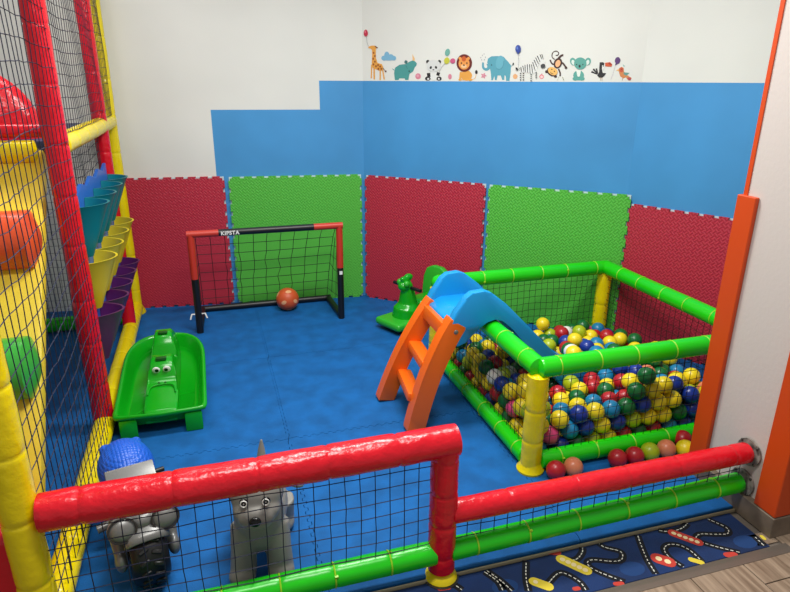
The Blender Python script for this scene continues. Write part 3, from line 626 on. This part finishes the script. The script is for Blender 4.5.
Gd = []
rg = random.Random(5)
for i in range(nx + 1):
    row = []
    for j in range(ny + 1):
        t = j / ny; p = Vector((0.03 + (GW - 0.06) * i / nx, GD * (t ** 0.75) - 0.0, GH - 0.02 + (0.06 - GH + 0.02) * t)); e = math.sin(PI * i / nx) * math.sin(PI * t)
        p += Vector((rg.uniform(-.012, .012) * e, 0.03 * e, -0.015 * e)); row.append(p)
    Gd.append(row)
for i in range(nx + 1): mb.tube(Gd[i], 0.0022, 4, caps=False)
for j in range(ny + 1): mb.tube([Gd[i][j] for i in range(nx + 1)], 0.0022, 4, caps=False)
for x in (0.0, GW):
    for k in range(1, 6):
        z = 0.06 + k * 0.1; ii = 0 if x == 0 else nx
        tgt = min(Gd[ii], key=lambda q: abs(q.z - z)); mb.tube([(x, 0.01, z + 0.02), ((x + tgt.x) / 2, tgt.y / 2, z), tuple(tgt)], 0.0022, 4, caps=False)
    ii = 0 if x == 0 else nx
    for f in (0.33, 0.66): mb.tube([tuple(Gd[ii][j].lerp(Vector((x, 0.02, Gd[ii][j].z)), f)) for j in range(1, ny)], 0.002, 4, caps=False)
mb.build('net', M_cordb, goal, smooth=False)
M_ball = mat('ball_orange', (206, 86, 42), 0.45, (80, 0.15)); M_spot = mat('ball_spot', (232, 170, 120), 0.45)
bl = thing('football', Vector((-0.84, 4.52, ZF + 0.088)), 0.4, 'orange football with pale patches resting in the goal mouth', 'ball')
mb = MB(); mb.ell((0, 0, 0), 0.088, 32, 20); mb.build('ball_skin', M_ball, bl)
gold = (1 + 5 ** 0.5) / 2
for p in [(0, a, b * gold) for a in (-1, 1) for b in (-1, 1)] + [(a, b * gold, 0) for a in (-1, 1) for b in (-1, 1)] + [(a * gold, 0, b) for a in (-1, 1) for b in (-1, 1)]:
    d = Vector(p).normalized(); q = Vector((0, 0, 1)).rotation_difference(d); vs3 = []
    for r in (0.0, 0.35, 0.7, 1.0):
        for j in range(14): t = 2 * PI * j / 14; w = Vector((0.024 * r * math.cos(t), 0.015 * r * math.sin(t), 0)); x = q @ w + d * 0.0885; vs3.append(x.normalized() * 0.0888)
    mb = MB(); mb.add(vs3, [(i * 14 + j, i * 14 + (j + 1) % 14, (i + 1) * 14 + (j + 1) % 14, (i + 1) * 14 + j) for i in range(3) for j in range(14)]); mb.build('patch', M_spot, bl)

# ------------------------------------------------------------------ green crocodile rocker
cr = thing('crocodile_rocker', W(-0.335, 2.93, ZF), A, 'glossy green tub-shaped crocodile rocker with white eyes, beside the yellow beam', 'rocker')
M_eye = mat('eye_white', (238, 238, 234), 0.3); M_pup = mat('eye_black', (8, 8, 8), 0.25); M_slot = mat('slot_dark', (6, 84, 14), 0.4)
def outline(sc_=1.0, n=18, inset=0.0):
    P = []; hw = 0.215 - inset; y0 = inset * 0.6; y1 = 0.86 - inset; c = 0.52
    P += [Vector((-hw + 0.03, y0)), Vector((0, y0 - 0.012)), Vector((hw - 0.03, y0)), Vector((hw - 0.008, y0 + 0.008)), Vector((hw, y0 + 0.035)), Vector((hw, 0.2)), Vector((hw, 0.4))]
    for k in range(n + 1):
        t = PI * k / n; x = math.copysign(abs(math.cos(t)) ** 0.75, math.cos(t)); y = abs(math.sin(t)) ** 0.72; P.append(Vector((hw * x, c + (y1 - c) * y)))
    P += [Vector((-hw, 0.4)), Vector((-hw, 0.2)), Vector((-hw, y0 + 0.035)), Vector((-hw + 0.008, y0 + 0.008))]
    return P
def rimz(y): return 0.135 + 0.075 * (max(0, y) / 0.86) ** 1.4
def under(y): return 0.0 + 0.16 * abs((y - 0.43) / 0.43) ** 2.4 * (0.55 if y > 0.43 else 0.3)
rings = []
for inset, f in ((0.075, lambda y: 0.012 + under(y)), (0.05, lambda y: 0.02 + under(y)), (0.012, lambda y: rimz(y) - 0.028), (-0.008, lambda y: rimz(y) - 0.022), (-0.011, lambda y: rimz(y) - 0.008), (-0.004, lambda y: rimz(y)), (0.006, lambda y: rimz(y)), (0.014, lambda y: rimz(y) - 0.012), (0.032, lambda y: max(0.085 + under(y) * .6, rimz(y) - 0.10)), (0.05, lambda y: max(0.07, 0.065 + under(y) * .6))):
    rings.append([(p.x, p.y, f(p.y)) for p in outline(inset=inset)])
n = len(rings[0]); mb = MB(); vv = [p for r in rings for p in r]
ff = [(i * n + j, i * n + (j + 1) % n, (i + 1) * n + (j + 1) % n, (i + 1) * n + j) for i in range(len(rings) - 1) for j in range(n)]
ff.append(tuple(reversed(range(n)))); ff.append(tuple(range((len(rings) - 1) * n, len(rings) * n)))
mb.add(vv, ff); mb.build('tub', M_pg, cr, ang=70)
for s in (-1, 1):
    mb = MB(); mb.prism([(s * 0.2, -0.004), (s * 0.11, -0.008), (s * 0.125, 0.025), (s * 0.195, 0.025)], 0.0, 0.108, bev=0.012); mb.build('foot', M_pg, cr, ang=50)
YZX = Matrix(((0, 0, 1, 0), (1, 0, 0, 0), (0, 1, 0, 0), (0, 0, 0, 1)))
prof = [(0.015, 0.06), (0.015, 0.10), (0.04, 0.128), (0.10, 0.14), (0.20, 0.152), (0.275, 0.165), (0.30, 0.18), (0.325, 0.235), (0.345, 0.258), (0.38, 0.27), (0.43, 0.265), (0.47, 0.245), (0.50, 0.1858), (0.56, 0.1858), (0.59, 0.26), (0.615, 0.295), (0.65, 0.312), (0.71, 0.308), (0.76, 0.275), (0.79, 0.21), (0.79, 0.06)]
mb = MB(); mb.prism(prof, -0.08, 0.08, M=YZX, bev=0.024, seg=4); mb.v = [(x * (1 - 0.42 * max(0.0, (z - 0.15) / 0.16) ** 1.2), y, z - 0.012 * (abs(x) / 0.08) ** 2 * (1 if z > 0.12 else 0)) for x, y, z in mb.v]; mb.build('crocodile_back', M_pg, cr, ang=60)
for y, z, w in ((0.362, 0.262, 0.028), (0.64, 0.304, 0.026)):
    mb = MB(); mb.box((0, y, z), (w * 2, 0.03, 0.016), bev=0.006, M=None); mb.build('hand_slot', M_slot, cr)
for s in (-1, 1):
    rt = Matrix.Rotation(0.35, 3, 'X')
    mb = MB(); mb.ell((s * 0.027, 0.312, 0.218), (0.021, 0.008, 0.023), 18, 10, rot=rt); e = mb.build('eye', M_eye, cr)
    mb = MB(); mb.ell((s * 0.024, 0.3055, 0.218), (0.010, 0.005, 0.012), 14, 8, rot=rt); mb.build('pupil', M_pup, e)
for z, y in ((0.181, 0.18), (0.178, 0.15)):
    pass
mb = MB(); mb.tube(smooth_line([Vector((-0.07, 0.17, 0.147)), Vector((-0.055, 0.235, 0.158)), Vector((0, 0.25, 0.161)), Vector((0.055, 0.235, 0.158)), Vector((0.07, 0.17, 0.147))], 5), 0.004, 8); mb.build('mouth_ridge', M_pg, cr)
for s in (-1, 1): mb = MB(); mb.ell((s * 0.016, 0.266, 0.164), (0.006, 0.006, 0.004), 10, 6); mb.build('nostril', M_slot, cr)

# ------------------------------------------------------------------ ride-on motorbike, facing the camera
mo = thing('ride_on_motorbike', Vector((-0.815, 1.66, ZF)), math.radians(31), 'silver ride-on toy motorbike with blue dimpled seat and black wheel, behind the fence', 'ride-on toy')
M_bseat = mat('seat_blue', (24, 92, 206), 0.35)
def dimple(m, scale, strength):
    nt = m.node_tree; b = nt.nodes['Principled BSDF']; v = nt.nodes.new('ShaderNodeTexVoronoi'); v.inputs['Scale'].default_value = scale; v.inputs['Randomness'].default_value = 0.15
    tc = nt.nodes.new('ShaderNodeTexCoord'); bp = nt.nodes.new('ShaderNodeBump'); bp.inputs['Strength'].default_value = strength; bp.inputs['Distance'].default_value = 0.006; bp.invert = True
    nt.links.new(tc.outputs['Object'], v.inputs['Vector']); nt.links.new(v.outputs['Distance'], bp.inputs['Height']); nt.links.new(bp.outputs['Normal'], b.inputs['Normal'])
dimple(M_bseat, 75, 0.8)
wr_, ww = 0.116, 0.06
prw = [(0.045, -ww), (0.09, -ww * 1.02), (0.102, -ww * 0.9), (0.112, -ww * 0.6), (wr_, -ww * 0.2), (wr_, ww * 0.2), (0.112, ww * 0.6), (0.102, ww * 0.9), (0.09, ww * 1.02), (0.045, ww)]
mb = MB(); mb.lathe(prw, 36, M=Matrix.Translation((0, 0.12, wr_)) @ Matrix.Rotation(PI / 2, 4, 'Y')); wh = mb.build('front_wheel', M_blackp, mo, ang=30)
for k in range(18):
    q = 2 * PI * k / 18
    for s in (-1, 1):
        mb = MB(); mb.box((s * 0.022, 0, 0), (0.034, 0.014, 0.012), bev=0.003, seg=1, M=Matrix.Translation((0, 0.12 + (wr_ - 0.001) * math.cos(q + s * 0.06), wr_ + (wr_ - 0.001) * math.sin(q + s * 0.06))) @ Matrix.Rotation(q + PI / 2, 4, 'X') @ Matrix.Rotation(s * 0.35, 4, 'Z')); mb.build('tread_block', M_blackp, wh)
mb = MB(); pts = []
vsf = []; 
for i in range(13):
    q = 0.35 + (2.6 - 0.35) * i / 12
    q2 = PI - q
    for j in range(9):
        a = -1 + 2 * j / 8; r = wr_ + 0.02 - 0.03 * abs(a) ** 3; vsf.append((a * 0.075, 0.12 + r * math.cos(q2) * 1.0, wr_ + r * math.sin(q2)))
mb.add(vsf, [(i * 9 + j, i * 9 + j + 1, (i + 1) * 9 + j + 1, (i + 1) * 9 + j) for i in range(3, 9) for j in range(8)])
fe = mb.build('fender', M_grey, mo); sm_ = fe.modifiers.new('t', 'SOLIDIFY'); sm_.thickness = 0.008
for s in (-1, 1):
    mb = MB(); mb.tube([(s * 0.082, 0.10, 0.13), (s * 0.085, 0.16, 0.185), (s * 0.07, 0.185, 0.30)], [0.024, 0.028, 0.026], 14); mb.ell((s * 0.088, 0.10, 0.125), (0.022, 0.036, 0.04)); mb.fused('fork', M_grey, mo, voxel=0.005, it=3)
    mb = MB(); mb.ell((s * 0.07, 0.10, 0.252), (0.048, 0.030, 0.044), 24, 14, rot=Matrix.Rotation(-0.5, 3, 'X')); hl = mb.build('headlight', M_grey, mo)
    mb = MB(); mb.tube([(s * 0.07 + 0.045 * math.cos(t), 0.082 + 0.016 * math.sin(t), 0.259 + 0.038 * math.sin(t)) for t in [2 * PI * k / 20 for k in range(20)]], 0.0035, 6, closed=True); mb.build('headlight_rim', M_dark, hl)
    mb = MB(); mb.tube([(s * 0.05, 0.30, 0.30), (s * 0.085, 0.31, 0.303), (s * 0.115, 0.318, 0.30)], 0.010, 10); mb.build('handlebar', M_blackp, mo)
mb = MB(); mb.ell((0, 0.185, 0.235), (0.085, 0.1, 0.07), 24, 14); mb.ell((0, 0.44, 0.17), (0.095, 0.22, 0.10), 24, 14); mb.ell((0, 0.13, 0.255), (0.05, 0.05, 0.035)); mb.fused('body', M_grey, mo, voxel=0.007)
mb = MB(); mb.box((0, 0, 0), (0.17, 0.085, 0.012), bev=0.005, M=Matrix.Translation((-0.0, 0.315, 0.312)) @ Matrix.Rotation(0.45, 4, 'X')); mb.build('windscreen', M_grey, mo)
mb = MB(); mb.ell((0, 0.48, 0.25), (0.105, 0.14, 0.105), 32, 20); mb.ell((-0.06, 0.56, 0.305), (0.022, 0.022, 0.02)); mb.ell((0.055, 0.56, 0.305), (0.022, 0.022, 0.02)); mb.fused('seat', M_bseat, mo, voxel=0.006, it=3)
mb = MB(); mb.lathe([(0.03, -0.05), (0.085, -0.05), (0.1, -0.03), (0.1, 0.03), (0.085, 0.05), (0.03, 0.05)], 28, M=Matrix.Translation((0, 0.64, 0.1)) @ Matrix.Rotation(PI / 2, 4, 'Y')); mb.build('rear_wheel', M_blackp, mo, ang=30)
for s in (-1, 1):
    mb = MB(); mb.tube([(s * 0.06, 0.34, 0.12), (s * 0.14, 0.33, 0.115)], 0.016, 12); mb.build('foot_peg', M_grey, mo)

# ------------------------------------------------------------------ grey hopping dog
dg_ = thing('hopper_dog', Vector((-0.468, 1.73, ZF)), math.radians(9), 'grey inflatable hopping dog with black nose and upright tail, behind the fence', 'ride-on toy')
mb = MB()
for s in (-1, 1):
    mb.tube([(s * 0.066, 0.04, 0.03), (s * 0.062, 0.055, 0.10), (s * 0.05, 0.085, 0.2)], [0.048, 0.046, 0.055], 16); mb.ell((s * 0.068, 0.018, 0.034), (0.049, 0.052, 0.033))
    mb.tube([(s * 0.072, 0.31, 0.03), (s * 0.07, 0.29, 0.14)], [0.042, 0.05], 16); mb.ell((s * 0.074, 0.29, 0.032), (0.042, 0.056, 0.033))
mb.ell((0, 0.20, 0.195), (0.098, 0.18, 0.095), 28, 18); mb.ell((0, 0.085, 0.1855), (0.084, 0.07, 0.10), 24, 16); mb.ell((0, 0.06, 0.35), (0.093, 0.085, 0.085), 28, 18); mb.ell((0, -0.012, 0.308), (0.064, 0.055, 0.048), 24, 14); mb.ell((0, 0.02, 0.315), (0.082, 0.07, 0.055), 24, 14); mb.ell((0, 0.075, 0.25), (0.09, 0.07, 0.12), 24, 14)
mb.fused('dog_body', M_dog, dg_, voxel=0.006, it=5)
for s in (-1, 1):
    mb = MB(); mb.ell((s * 0.125, 0.075, 0.372), (0.045, 0.03, 0.016), 20, 12, rot=Matrix.Rotation(s * 0.5, 3, 'Y')); mb.ell((s * 0.09, 0.075, 0.39), (0.03, 0.025, 0.016)); mb.fused('ear', M_dog, dg_, voxel=0.004, it=3)
    mb = MB(); mb.ell((s * 0.037, -0.0235, 0.372), (0.0145, 0.008, 0.0165), 16, 10, rot=Matrix.Rotation(0.15, 3, 'X')); e = mb.build('eye', M_pup, dg_)
    mb = MB(); mb.tube([(s * 0.036 + 0.0105 * math.cos(t), -0.0325, 0.373 + 0.012 * math.sin(t)) for t in [2 * PI * k / 16 for k in range(16)]], 0.0022, 6, closed=True); mb.ell((s * 0.036, -0.031, 0.373), (0.003, 0.002, 0.003), 8, 6); mb.build('eye_ring', M_eye, e)
mb = MB(); mb.ell((0, -0.064, 0.322), (0.02, 0.014, 0.017), 20, 12); mb.build('nose', M_pup, dg_)
mb = MB(); mb.tube([(0, 0.32, 0.23), (0, 0.335, 0.30), (0.002, 0.342, 0.34), (0.004, 0.345, 0.378)], [0.022, 0.019, 0.013, 0.004], 14); mb.build('tail', M_dog, dg_)

# ------------------------------------------------------------------ green rider toy behind the slide, facing lower left
fg = thing('animal_rocker', Vector((0.095, 4.20, ZF)), math.radians(-48), 'leaf green animal rocking toy with grey handlebar behind the orange ladder', 'rocker')
mb = MB()                                    # local -y is forward
for x in (-0.09, 0.09): mb.tube([(x, -0.185, 0.06), (x, -0.1, 0.04), (x, 0.15, 0.032), (x, 0.42, 0.06)], [0.03, 0.036, 0.036, 0.028], 12)
mb.box((0, 0.07, 0.06), (0.26, 0.56, 0.055), bev=0.02); mb.fused('rocker_base', M_pg2, fg, voxel=0.007)
mb = MB(); mb.tube([(0, -0.02, 0.06), (0, -0.01, 0.14), (0, 0.0, 0.185), (0, -0.01, 0.30)], [0.105, 0.10, 0.07, 0.045], 18); mb.ell((0, -0.03, 0.315), (0.045, 0.06, 0.04)); mb.ell((0, -0.03, 0.355), (0.026, 0.05, 0.026), rot=Matrix.Rotation(-0.5, 3, 'X')); mb.ell((0, -0.0, 0.375), (0.026, 0.04, 0.026)); mb.fused('neck_and_head', M_pg, fg, voxel=0.006)
mb = MB(); mb.box((0, 0.17, 0.13), (0.16, 0.24, 0.14), bev=0.05, seg=3); mb.build('seat', M_pg, fg)
mb = MB(); P = [(-0.10, 0.06), (-0.115, 0.2), (-0.125, 0.3), (-0.1, 0.37), (-0.04, 0.40), (0.04, 0.40), (0.1, 0.37), (0.125, 0.3), (0.115, 0.2), (0.10, 0.06)]
mb.prism(P, -0.025, 0.025, M=Matrix.Translation((0, 0.26, 0)) @ Matrix.Rotation(PI / 2 - 0.12, 4, 'X'), bev=0.015, seg=3); mb.build('backrest', M_pg2, fg)
mb = MB(); mb.tube([(-0.14, -0.01, 0.305), (0.14, -0.01, 0.305)], 0.013, 12); mb.build('handlebar', M_blackp, fg)
for s in (-1, 1):
    mb = MB(); mb.ell((s * 0.035, -0.05, 0.34), (0.022, 0.022, 0.024), 14, 10); e = mb.build('eye', M_pg2, fg)

# ------------------------------------------------------------------ animal stickers along the white wall
def on_wall(x, y, lift):
    u = (x - 395) / FPX; v = -(y - 296) / FPX; c, s = math.cos(ROLL), math.sin(ROLL); u, v = c * u - s * v, s * u + c * v
    d = Vector((u, math.cos(TH) + v * math.sin(TH), -math.sin(TH) + v * math.cos(TH))); nrm = Vector((dB.y, -dB.x, 0)); O_ = Vector((0, 0, CAMH))
    t = (K1 + nrm * lift - O_).dot(nrm) / d.dot(nrm); return O_ + d * t
_sm = {}
def smat(c):
    if c not in _sm: _sm[c] = mat('sticker_%d_%d_%d' % c, c, 0.5)
    return _sm[c]
class Sticker:
    def __init__(s, ox, oy, k): s.o = (ox, oy, k); s.sh = []
    def m(s, p): return (s.o[0] + p[0] / s.o[2], s.o[1] + p[1] / s.o[2])
    def poly(s, pts, c): s.sh.append(([s.m(p) for p in pts], c)); return s
    def ell(s, cx, cy, rx, ry, c, rot=0.0, n=18):
        cr_, sr_ = math.cos(rot), math.sin(rot)
        return s.poly([(cx + rx * math.cos(t) * cr_ - ry * math.sin(t) * sr_, cy + rx * math.cos(t) * sr_ + ry * math.sin(t) * cr_) for t in [2 * PI * k / n for k in range(n)]], c)
    def line(s, pts, w, c):
        pts = [Vector((p[0], p[1], 0)) for p in pts]; pts = smooth_line(pts, 5) if len(pts) > 2 else pts; L = []; R = []
        ws = w if hasattr(w, '__len__') else (w, w)
        for i, p in enumerate(pts):
            t = (pts[min(i + 1, len(pts) - 1)] - pts[max(i - 1, 0)]).normalized(); n = Vector((-t.y, t.x, 0)) * (ws[0] + (ws[1] - ws[0]) * i / (len(pts) - 1)) / 2; L.append(p + n); R.append(p - n)
        return s.poly([(q.x, q.y) for q in L + R[::-1]], c)
    def build(s, name, label):
        cols = []; mb = MB()
        for i, (pts, c) in enumerate(s.sh):
            if c not in cols: cols.append(c)
            P = [on_wall(x, y, 0.0012 + 0.0003 * i) for x, y in pts]
            a = sum(pts[k][0] * pts[(k + 1) % len(pts)][1] - pts[(k + 1) % len(pts)][0] * pts[k][1] for k in range(len(pts)))
            if a > 0: P.reverse()
            mb.add(P, [tuple(range(len(P)))], cols.index(c))
        ctr = sum((Vector(q) for q in mb.v), Vector()) / len(mb.v); mb.v = [tuple(Vector(q) - ctr) for q in mb.v]
        o = mb.build(name, [smat(c) for c in cols], smooth=False, loc=ctr); tag(o, label, 'sticker', 'animal stickers along the blue edge')
BLK, WHT, TEAL, ORG, BRN, PINK = (30, 30, 32), (226, 228, 224), (70, 150, 146), (226, 160, 70), (96, 42, 24), (212, 130, 150)
S = Sticker(360, 22, 9.4)                                               # giraffe
S.line([(110, 400), (106, 530)], 12, ORG).line([(132, 420), (134, 540)], 14, ORG).line([(190, 430), (190, 545)], 12, ORG).line([(208, 420), (228, 540)], 12, ORG)
S.poly([(112, 250), (148, 245), (150, 340), (165, 385), (205, 395), (218, 425), (214, 450), (190, 462), (150, 445), (118, 430), (110, 380), (114, 310)], ORG)
S.poly([(78, 232), (110, 222), (140, 222), (155, 240), (148, 262), (118, 268), (100, 250), (80, 246)], ORG).line([(140, 228), (166, 244)], 10, BRN)
for x, y in ((128, 290), (140, 320), (124, 345), (140, 372), (126, 398), (150, 415), (170, 405), (190, 418), (172, 440), (200, 440)): S.ell(x, y, 8, 10, (150, 80, 30))
S.line([(215, 430), (238, 462)], 5, BRN).ell(242, 463, 8, 7, BRN).line([(62, 140), (66, 190), (80, 228)], 3, (150, 150, 150)).ell(54, 104, 20, 33, (190, 40, 70)).ell(48, 92, 6, 12, (226, 120, 140))
S.build('giraffe_sticker', 'giraffe wall sticker holding a red balloon, leftmost of the row')
S = Sticker(360, 22, 9.4); CL = (120, 176, 206)
for x, y, rx, ry in ((226, 340, 26, 24), (252, 312, 24, 34), (290, 330, 28, 28), (318, 340, 22, 22), (270, 346, 60, 16)): S.ell(x, y, rx, ry, CL)
S.build('cloud_sticker', 'small pale blue cloud sticker above the rhino')
S = Sticker(360, 22, 9.4)
S.poly([(330, 430), (370, 402), (430, 395), (470, 370), (505, 358), (534, 388), (530, 410), (515, 425), (500, 465), (465, 488), (455, 545), (425, 545), (420, 530), (370, 530), (362, 545), (328, 545), (320, 480)], TEAL)
S.poly([(492, 300), (516, 345), (512, 366), (494, 362)], (232, 186, 130)).line([(325, 455), (305, 440)], 6, TEAL).ell(462, 462, 6, 6, BLK).ell(432, 376, 15, 17, (60, 110, 110)).line([(432, 410), (446, 440)], 4, (50, 120, 118))
S.build('rhino_sticker', 'teal rhino wall sticker with a pale horn')
S = Sticker(360, 22, 9.4).ell(546, 510, 26, 28, PINK).ell(542, 505, 12, 12, (226, 160, 175)); S.build('dot_sticker', 'pink dot sticker between the rhino and the panda')
S = Sticker(420, 30, 10.757)                                            # panda
S.ell(148, 495, 44, 48, WHT).line([(92, 462), (96, 505)], 36, BLK).line([(200, 455), (190, 490)], 34, BLK).ell(84, 522, 30, 22, BLK).ell(205, 522, 28, 22, BLK).ell(88, 526, 12, 11, WHT).ell(202, 526, 11, 10, WHT)
S.ell(84, 342, 18, 20, BLK).ell(208, 342, 18, 20, BLK).ell(147, 385, 76, 66, (214, 216, 214)).ell(116, 404, 12, 16, BLK, 0.4).ell(172, 402, 12, 16, BLK, -0.4).ell(144, 428, 10, 6, BLK)
S.line([(205, 455), (240, 390), (270, 360)], 3, (150, 150, 150)).ell(295, 240, 26, 40, (110, 172, 160), 0.25).ell(288, 330, 30, 36, (196, 196, 60), 0.3).ell(352, 332, 28, 28, (200, 90, 130), 0.6)
S.build('panda_sticker', 'black and white panda wall sticker holding three balloons')
S = Sticker(420, 30, 10.757).ell(322, 502, 20, 30, PINK); S.build('dot_sticker', 'pink oval sticker between the panda and the lion')
S = Sticker(420, 30, 10.757)                                            # lion
S.line([(545, 535), (590, 520), (606, 470)], 5, ORG).ell(606, 452, 14, 22, BLK).ell(500, 490, 60, 56, ORG).line([(440, 450), (432, 535)], 24, ORG).line([(470, 450), (468, 540)], 26, ORG).ell(432, 535, 20, 10, ORG).ell(540, 535, 24, 12, ORG)
S.ell(476, 355, 84, 95, (104, 28, 20), n=24).ell(474, 360, 60, 66, (232, 152, 74)).ell(430, 305, 16, 16, (232, 152, 74)).ell(522, 305, 16, 16, (232, 152, 74)).ell(472, 310, 24, 28, (200, 90, 36)).ell(472, 390, 30, 20, (240, 200, 150)).ell(446, 356, 7, 9, BLK).ell(504, 356, 7, 9, BLK).ell(472, 378, 12, 8, BRN)
S.build('lion_sticker', 'orange lion wall sticker with dark red mane')
S = Sticker(420, 30, 10.757)
for k in range(5): q = k * 2 * PI / 5; S.ell(685 + 17 * math.cos(q), 492 + 17 * math.sin(q), 14, 8, PINK, q)
S.build('flower_sticker', 'tiny pink flower sticker left of the elephant')
EL = (86, 160, 178); S = Sticker(478, 38, 10.97)                        # elephant
S.poly([(110, 225), (150, 200), (210, 198), (280, 205), (330, 260), (362, 300), (358, 380), (345, 470), (308, 470), (304, 415), (290, 410), (288, 460), (266, 460), (250, 412), (215, 410), (205, 462), (185, 462), (180, 415), (164, 462), (146, 462), (140, 380), (128, 320), (100, 270)], EL)
S.line([(112, 280), (120, 320), (92, 345), (58, 325), (55, 268)], (40, 20), EL).ell(240, 268, 44, 76, (100, 172, 190), 0.2).line([(205, 335), (240, 342), (272, 310), (284, 250)], 4, (66, 130, 150)).ell(150, 296, 6, 6, BLK).line([(360, 315), (385, 290)], 5, EL).ell(386, 286, 8, 14, BLK, 0.3)
for x, y in ((30, 215), (48, 190), (66, 175), (82, 210), (40, 240), (70, 238)): S.ell(x, y, 4, 7, (150, 150, 160))
S.build('elephant_sticker', 'teal blue elephant wall sticker spraying water')
S = Sticker(478, 38, 10.97).ell(408, 422, 26, 28, (226, 170, 120)); S.build('dot_sticker', 'orange dot sticker between the elephant and the zebra')
S = Sticker(478, 38, 10.97)                                             # zebra
ZW = (222, 224, 220)
S.line([(470, 370), (465, 470)], 14, ZW).line([(495, 370), (500, 470)], 14, ZW).line([(585, 380), (580, 478)], 14, ZW).line([(636, 360), (640, 440)], 14, ZW)
S.poly([(470, 310), (520, 290), (590, 285), (625, 225), (670, 180), (700, 190), (740, 260), (730, 300), (700, 310), (675, 280), (650, 330), (640, 370), (600, 395), (540, 380), (480, 375)], ZW)
for a, b in (((490, 305), (505, 370)), ((515, 295), (520, 375)), ((540, 288), (545, 380)), ((565, 288), (572, 385)), ((588, 290), (598, 388)), ((600, 265), (628, 360)), ((615, 240), (650, 320)), ((632, 215), (665, 285)), ((650, 195), (680, 262)), ((470, 320), (476, 372)), ((680, 180), (700, 232)), ((700, 178), (716, 232))): S.line([a, b], (9, 6), BLK)
for x, y0, y1 in ((468, 385, 470), (498, 385, 470), (583, 395, 478), (638, 375, 438)):
    for k in range(4): y = y0 + (y1 - y0) * k / 3.6; S.line([(x - 8, y), (x + 8, y + 3)], 8, BLK)
S.ell(712, 305, 26, 22, (60, 60, 62), -0.3).line([(445, 345), (462, 330)], 5, BLK).ell(425, 338, 12, 18, BLK, -0.6).line([(440, 180), (446, 250), (442, 330)], 3, (160, 160, 165)).ell(440, 120, 31, 44, (40, 66, 150)).ell(430, 110, 10, 18, (90, 120, 200)).poly([(440, 160), (430, 180), (450, 180)], (40, 66, 150))
S.build('zebra_sticker', 'striped zebra wall sticker with a blue balloon tied to its tail')
S = Sticker(535, 40, 12.15).ell(80, 445, 28, 28, (222, 130, 140)).ell(80, 448, 17, 17, (238, 200, 200)).line([(80, 420), (86, 405)], 6, (200, 70, 90)); S.build('dot_sticker', 'small pink fruit sticker between the zebra and the monkey')
S = Sticker(535, 40, 12.15); MK = (62, 34, 28)                          # monkey
S.line([(238, 238), (208, 205), (215, 155), (258, 135), (288, 160), (272, 188), (252, 184)], 12, MK).line([(285, 225), (320, 190), (345, 186)], 26, MK).line([(300, 262), (340, 285), (378, 335)], 22, MK).line([(240, 300), (205, 285), (182, 240)], 18, MK).line([(285, 350), (305, 400), (305, 440)], 18, MK)
S.ell(278, 282, 50, 66, MK, 0.35).ell(278, 285, 30, 44, (240, 180, 130), 0.35).ell(140, 384, 18, 18, MK).ell(248, 440, 18, 18, MK).ell(208, 385, 66, 52, MK, 0.5).ell(216, 378, 62, 46, (236, 184, 100), 0.5).ell(204, 356, 7, 7, BLK).ell(236, 380, 7, 7, BLK).line([(190, 385), (198, 405), (222, 410)], 6, MK).ell(376, 335, 16, 16, MK)
S.line([(270, 490), (290, 445)], 4, (190, 190, 160)).line([(350, 490), (335, 450)], 6, (130, 130, 90))
S.build('monkey_sticker', 'brown monkey wall sticker hanging upside down with curled tail')
S = Sticker(535, 40, 12.15); KO = (88, 162, 150)                        # koala
S.ell(530, 430, 66, 62, KO).ell(490, 470, 34, 24, KO).ell(570, 470, 34, 24, KO).poly([(500, 365), (560, 365), (545, 440), (530, 448), (515, 440)], (224, 232, 222)).ell(462, 262, 36, 48, KO, -0.3).ell(642, 262, 36, 48, KO, 0.3).ell(464, 272, 20, 32, (214, 228, 220), -0.3).ell(640, 272, 20, 32, (214, 228, 220), 0.3).ell(550, 285, 76, 74, KO).ell(542, 318, 13, 18, BLK).ell(506, 298, 7, 8, BLK).ell(582, 298, 7, 8, BLK)
S.build('koala_sticker', 'mint green koala wall sticker with big round ears')
S = Sticker(580, 48, 13.17)                                             # toucan
for a, b in (((228, 345), (150, 312)), ((230, 340), (175, 275)), ((232, 338), (215, 270))): S.line([a, b], (14, 24), BLK)
S.poly([(258, 190), (300, 186), (322, 200), (312, 240), (290, 290), (300, 330), (345, 330), (320, 370), (290, 392), (250, 388), (225, 362), (250, 320), (256, 240)], BLK).poly([(292, 228), (326, 222), (322, 256), (300, 300), (288, 280)], WHT).poly([(330, 195), (395, 186), (424, 215), (415, 246), (360, 244), (332, 240)], (206, 84, 44)).poly([(380, 190), (424, 215), (400, 222), (372, 210)], (150, 40, 30)).ell(308, 236, 7, 9, BLK).line([(270, 390), (268, 428)], 7, (180, 150, 120)).line([(288, 390), (290, 428)], 7, (180, 150, 120))
S.build('toucan_sticker', 'black toucan wall sticker with orange beak')
S = Sticker(580, 48, 13.17)
S.poly([(512, 270), (545, 248), (575, 262), (580, 310), (612, 350), (650, 375), (682, 395), (660, 428), (630, 425), (605, 385), (570, 400), (530, 375), (515, 330)], (206, 130, 74)).poly([(570, 320), (655, 328), (610, 365), (580, 350)], (96, 150, 140)).ell(545, 288, 26, 32, (196, 84, 54)).poly([(512, 275), (475, 296), (512, 306)], (232, 180, 110)).ell(548, 280, 6, 6, BLK).poly([(562, 210), (592, 238), (575, 246)], (130, 180, 170)).ell(650, 405, 26, 18, (176, 70, 80), 0.3).line([(560, 398), (556, 428)], 6, (170, 120, 90))
S.line([(462, 230), (440, 320), (405, 415)], 3, (180, 180, 185)).ell(495, 164, 36, 46, (84, 50, 110), 0.25).poly([(470, 190), (500, 205), (462, 232)], (84, 50, 110))
S.build('bird_sticker', 'orange bird wall sticker with a purple balloon, rightmost of the row')
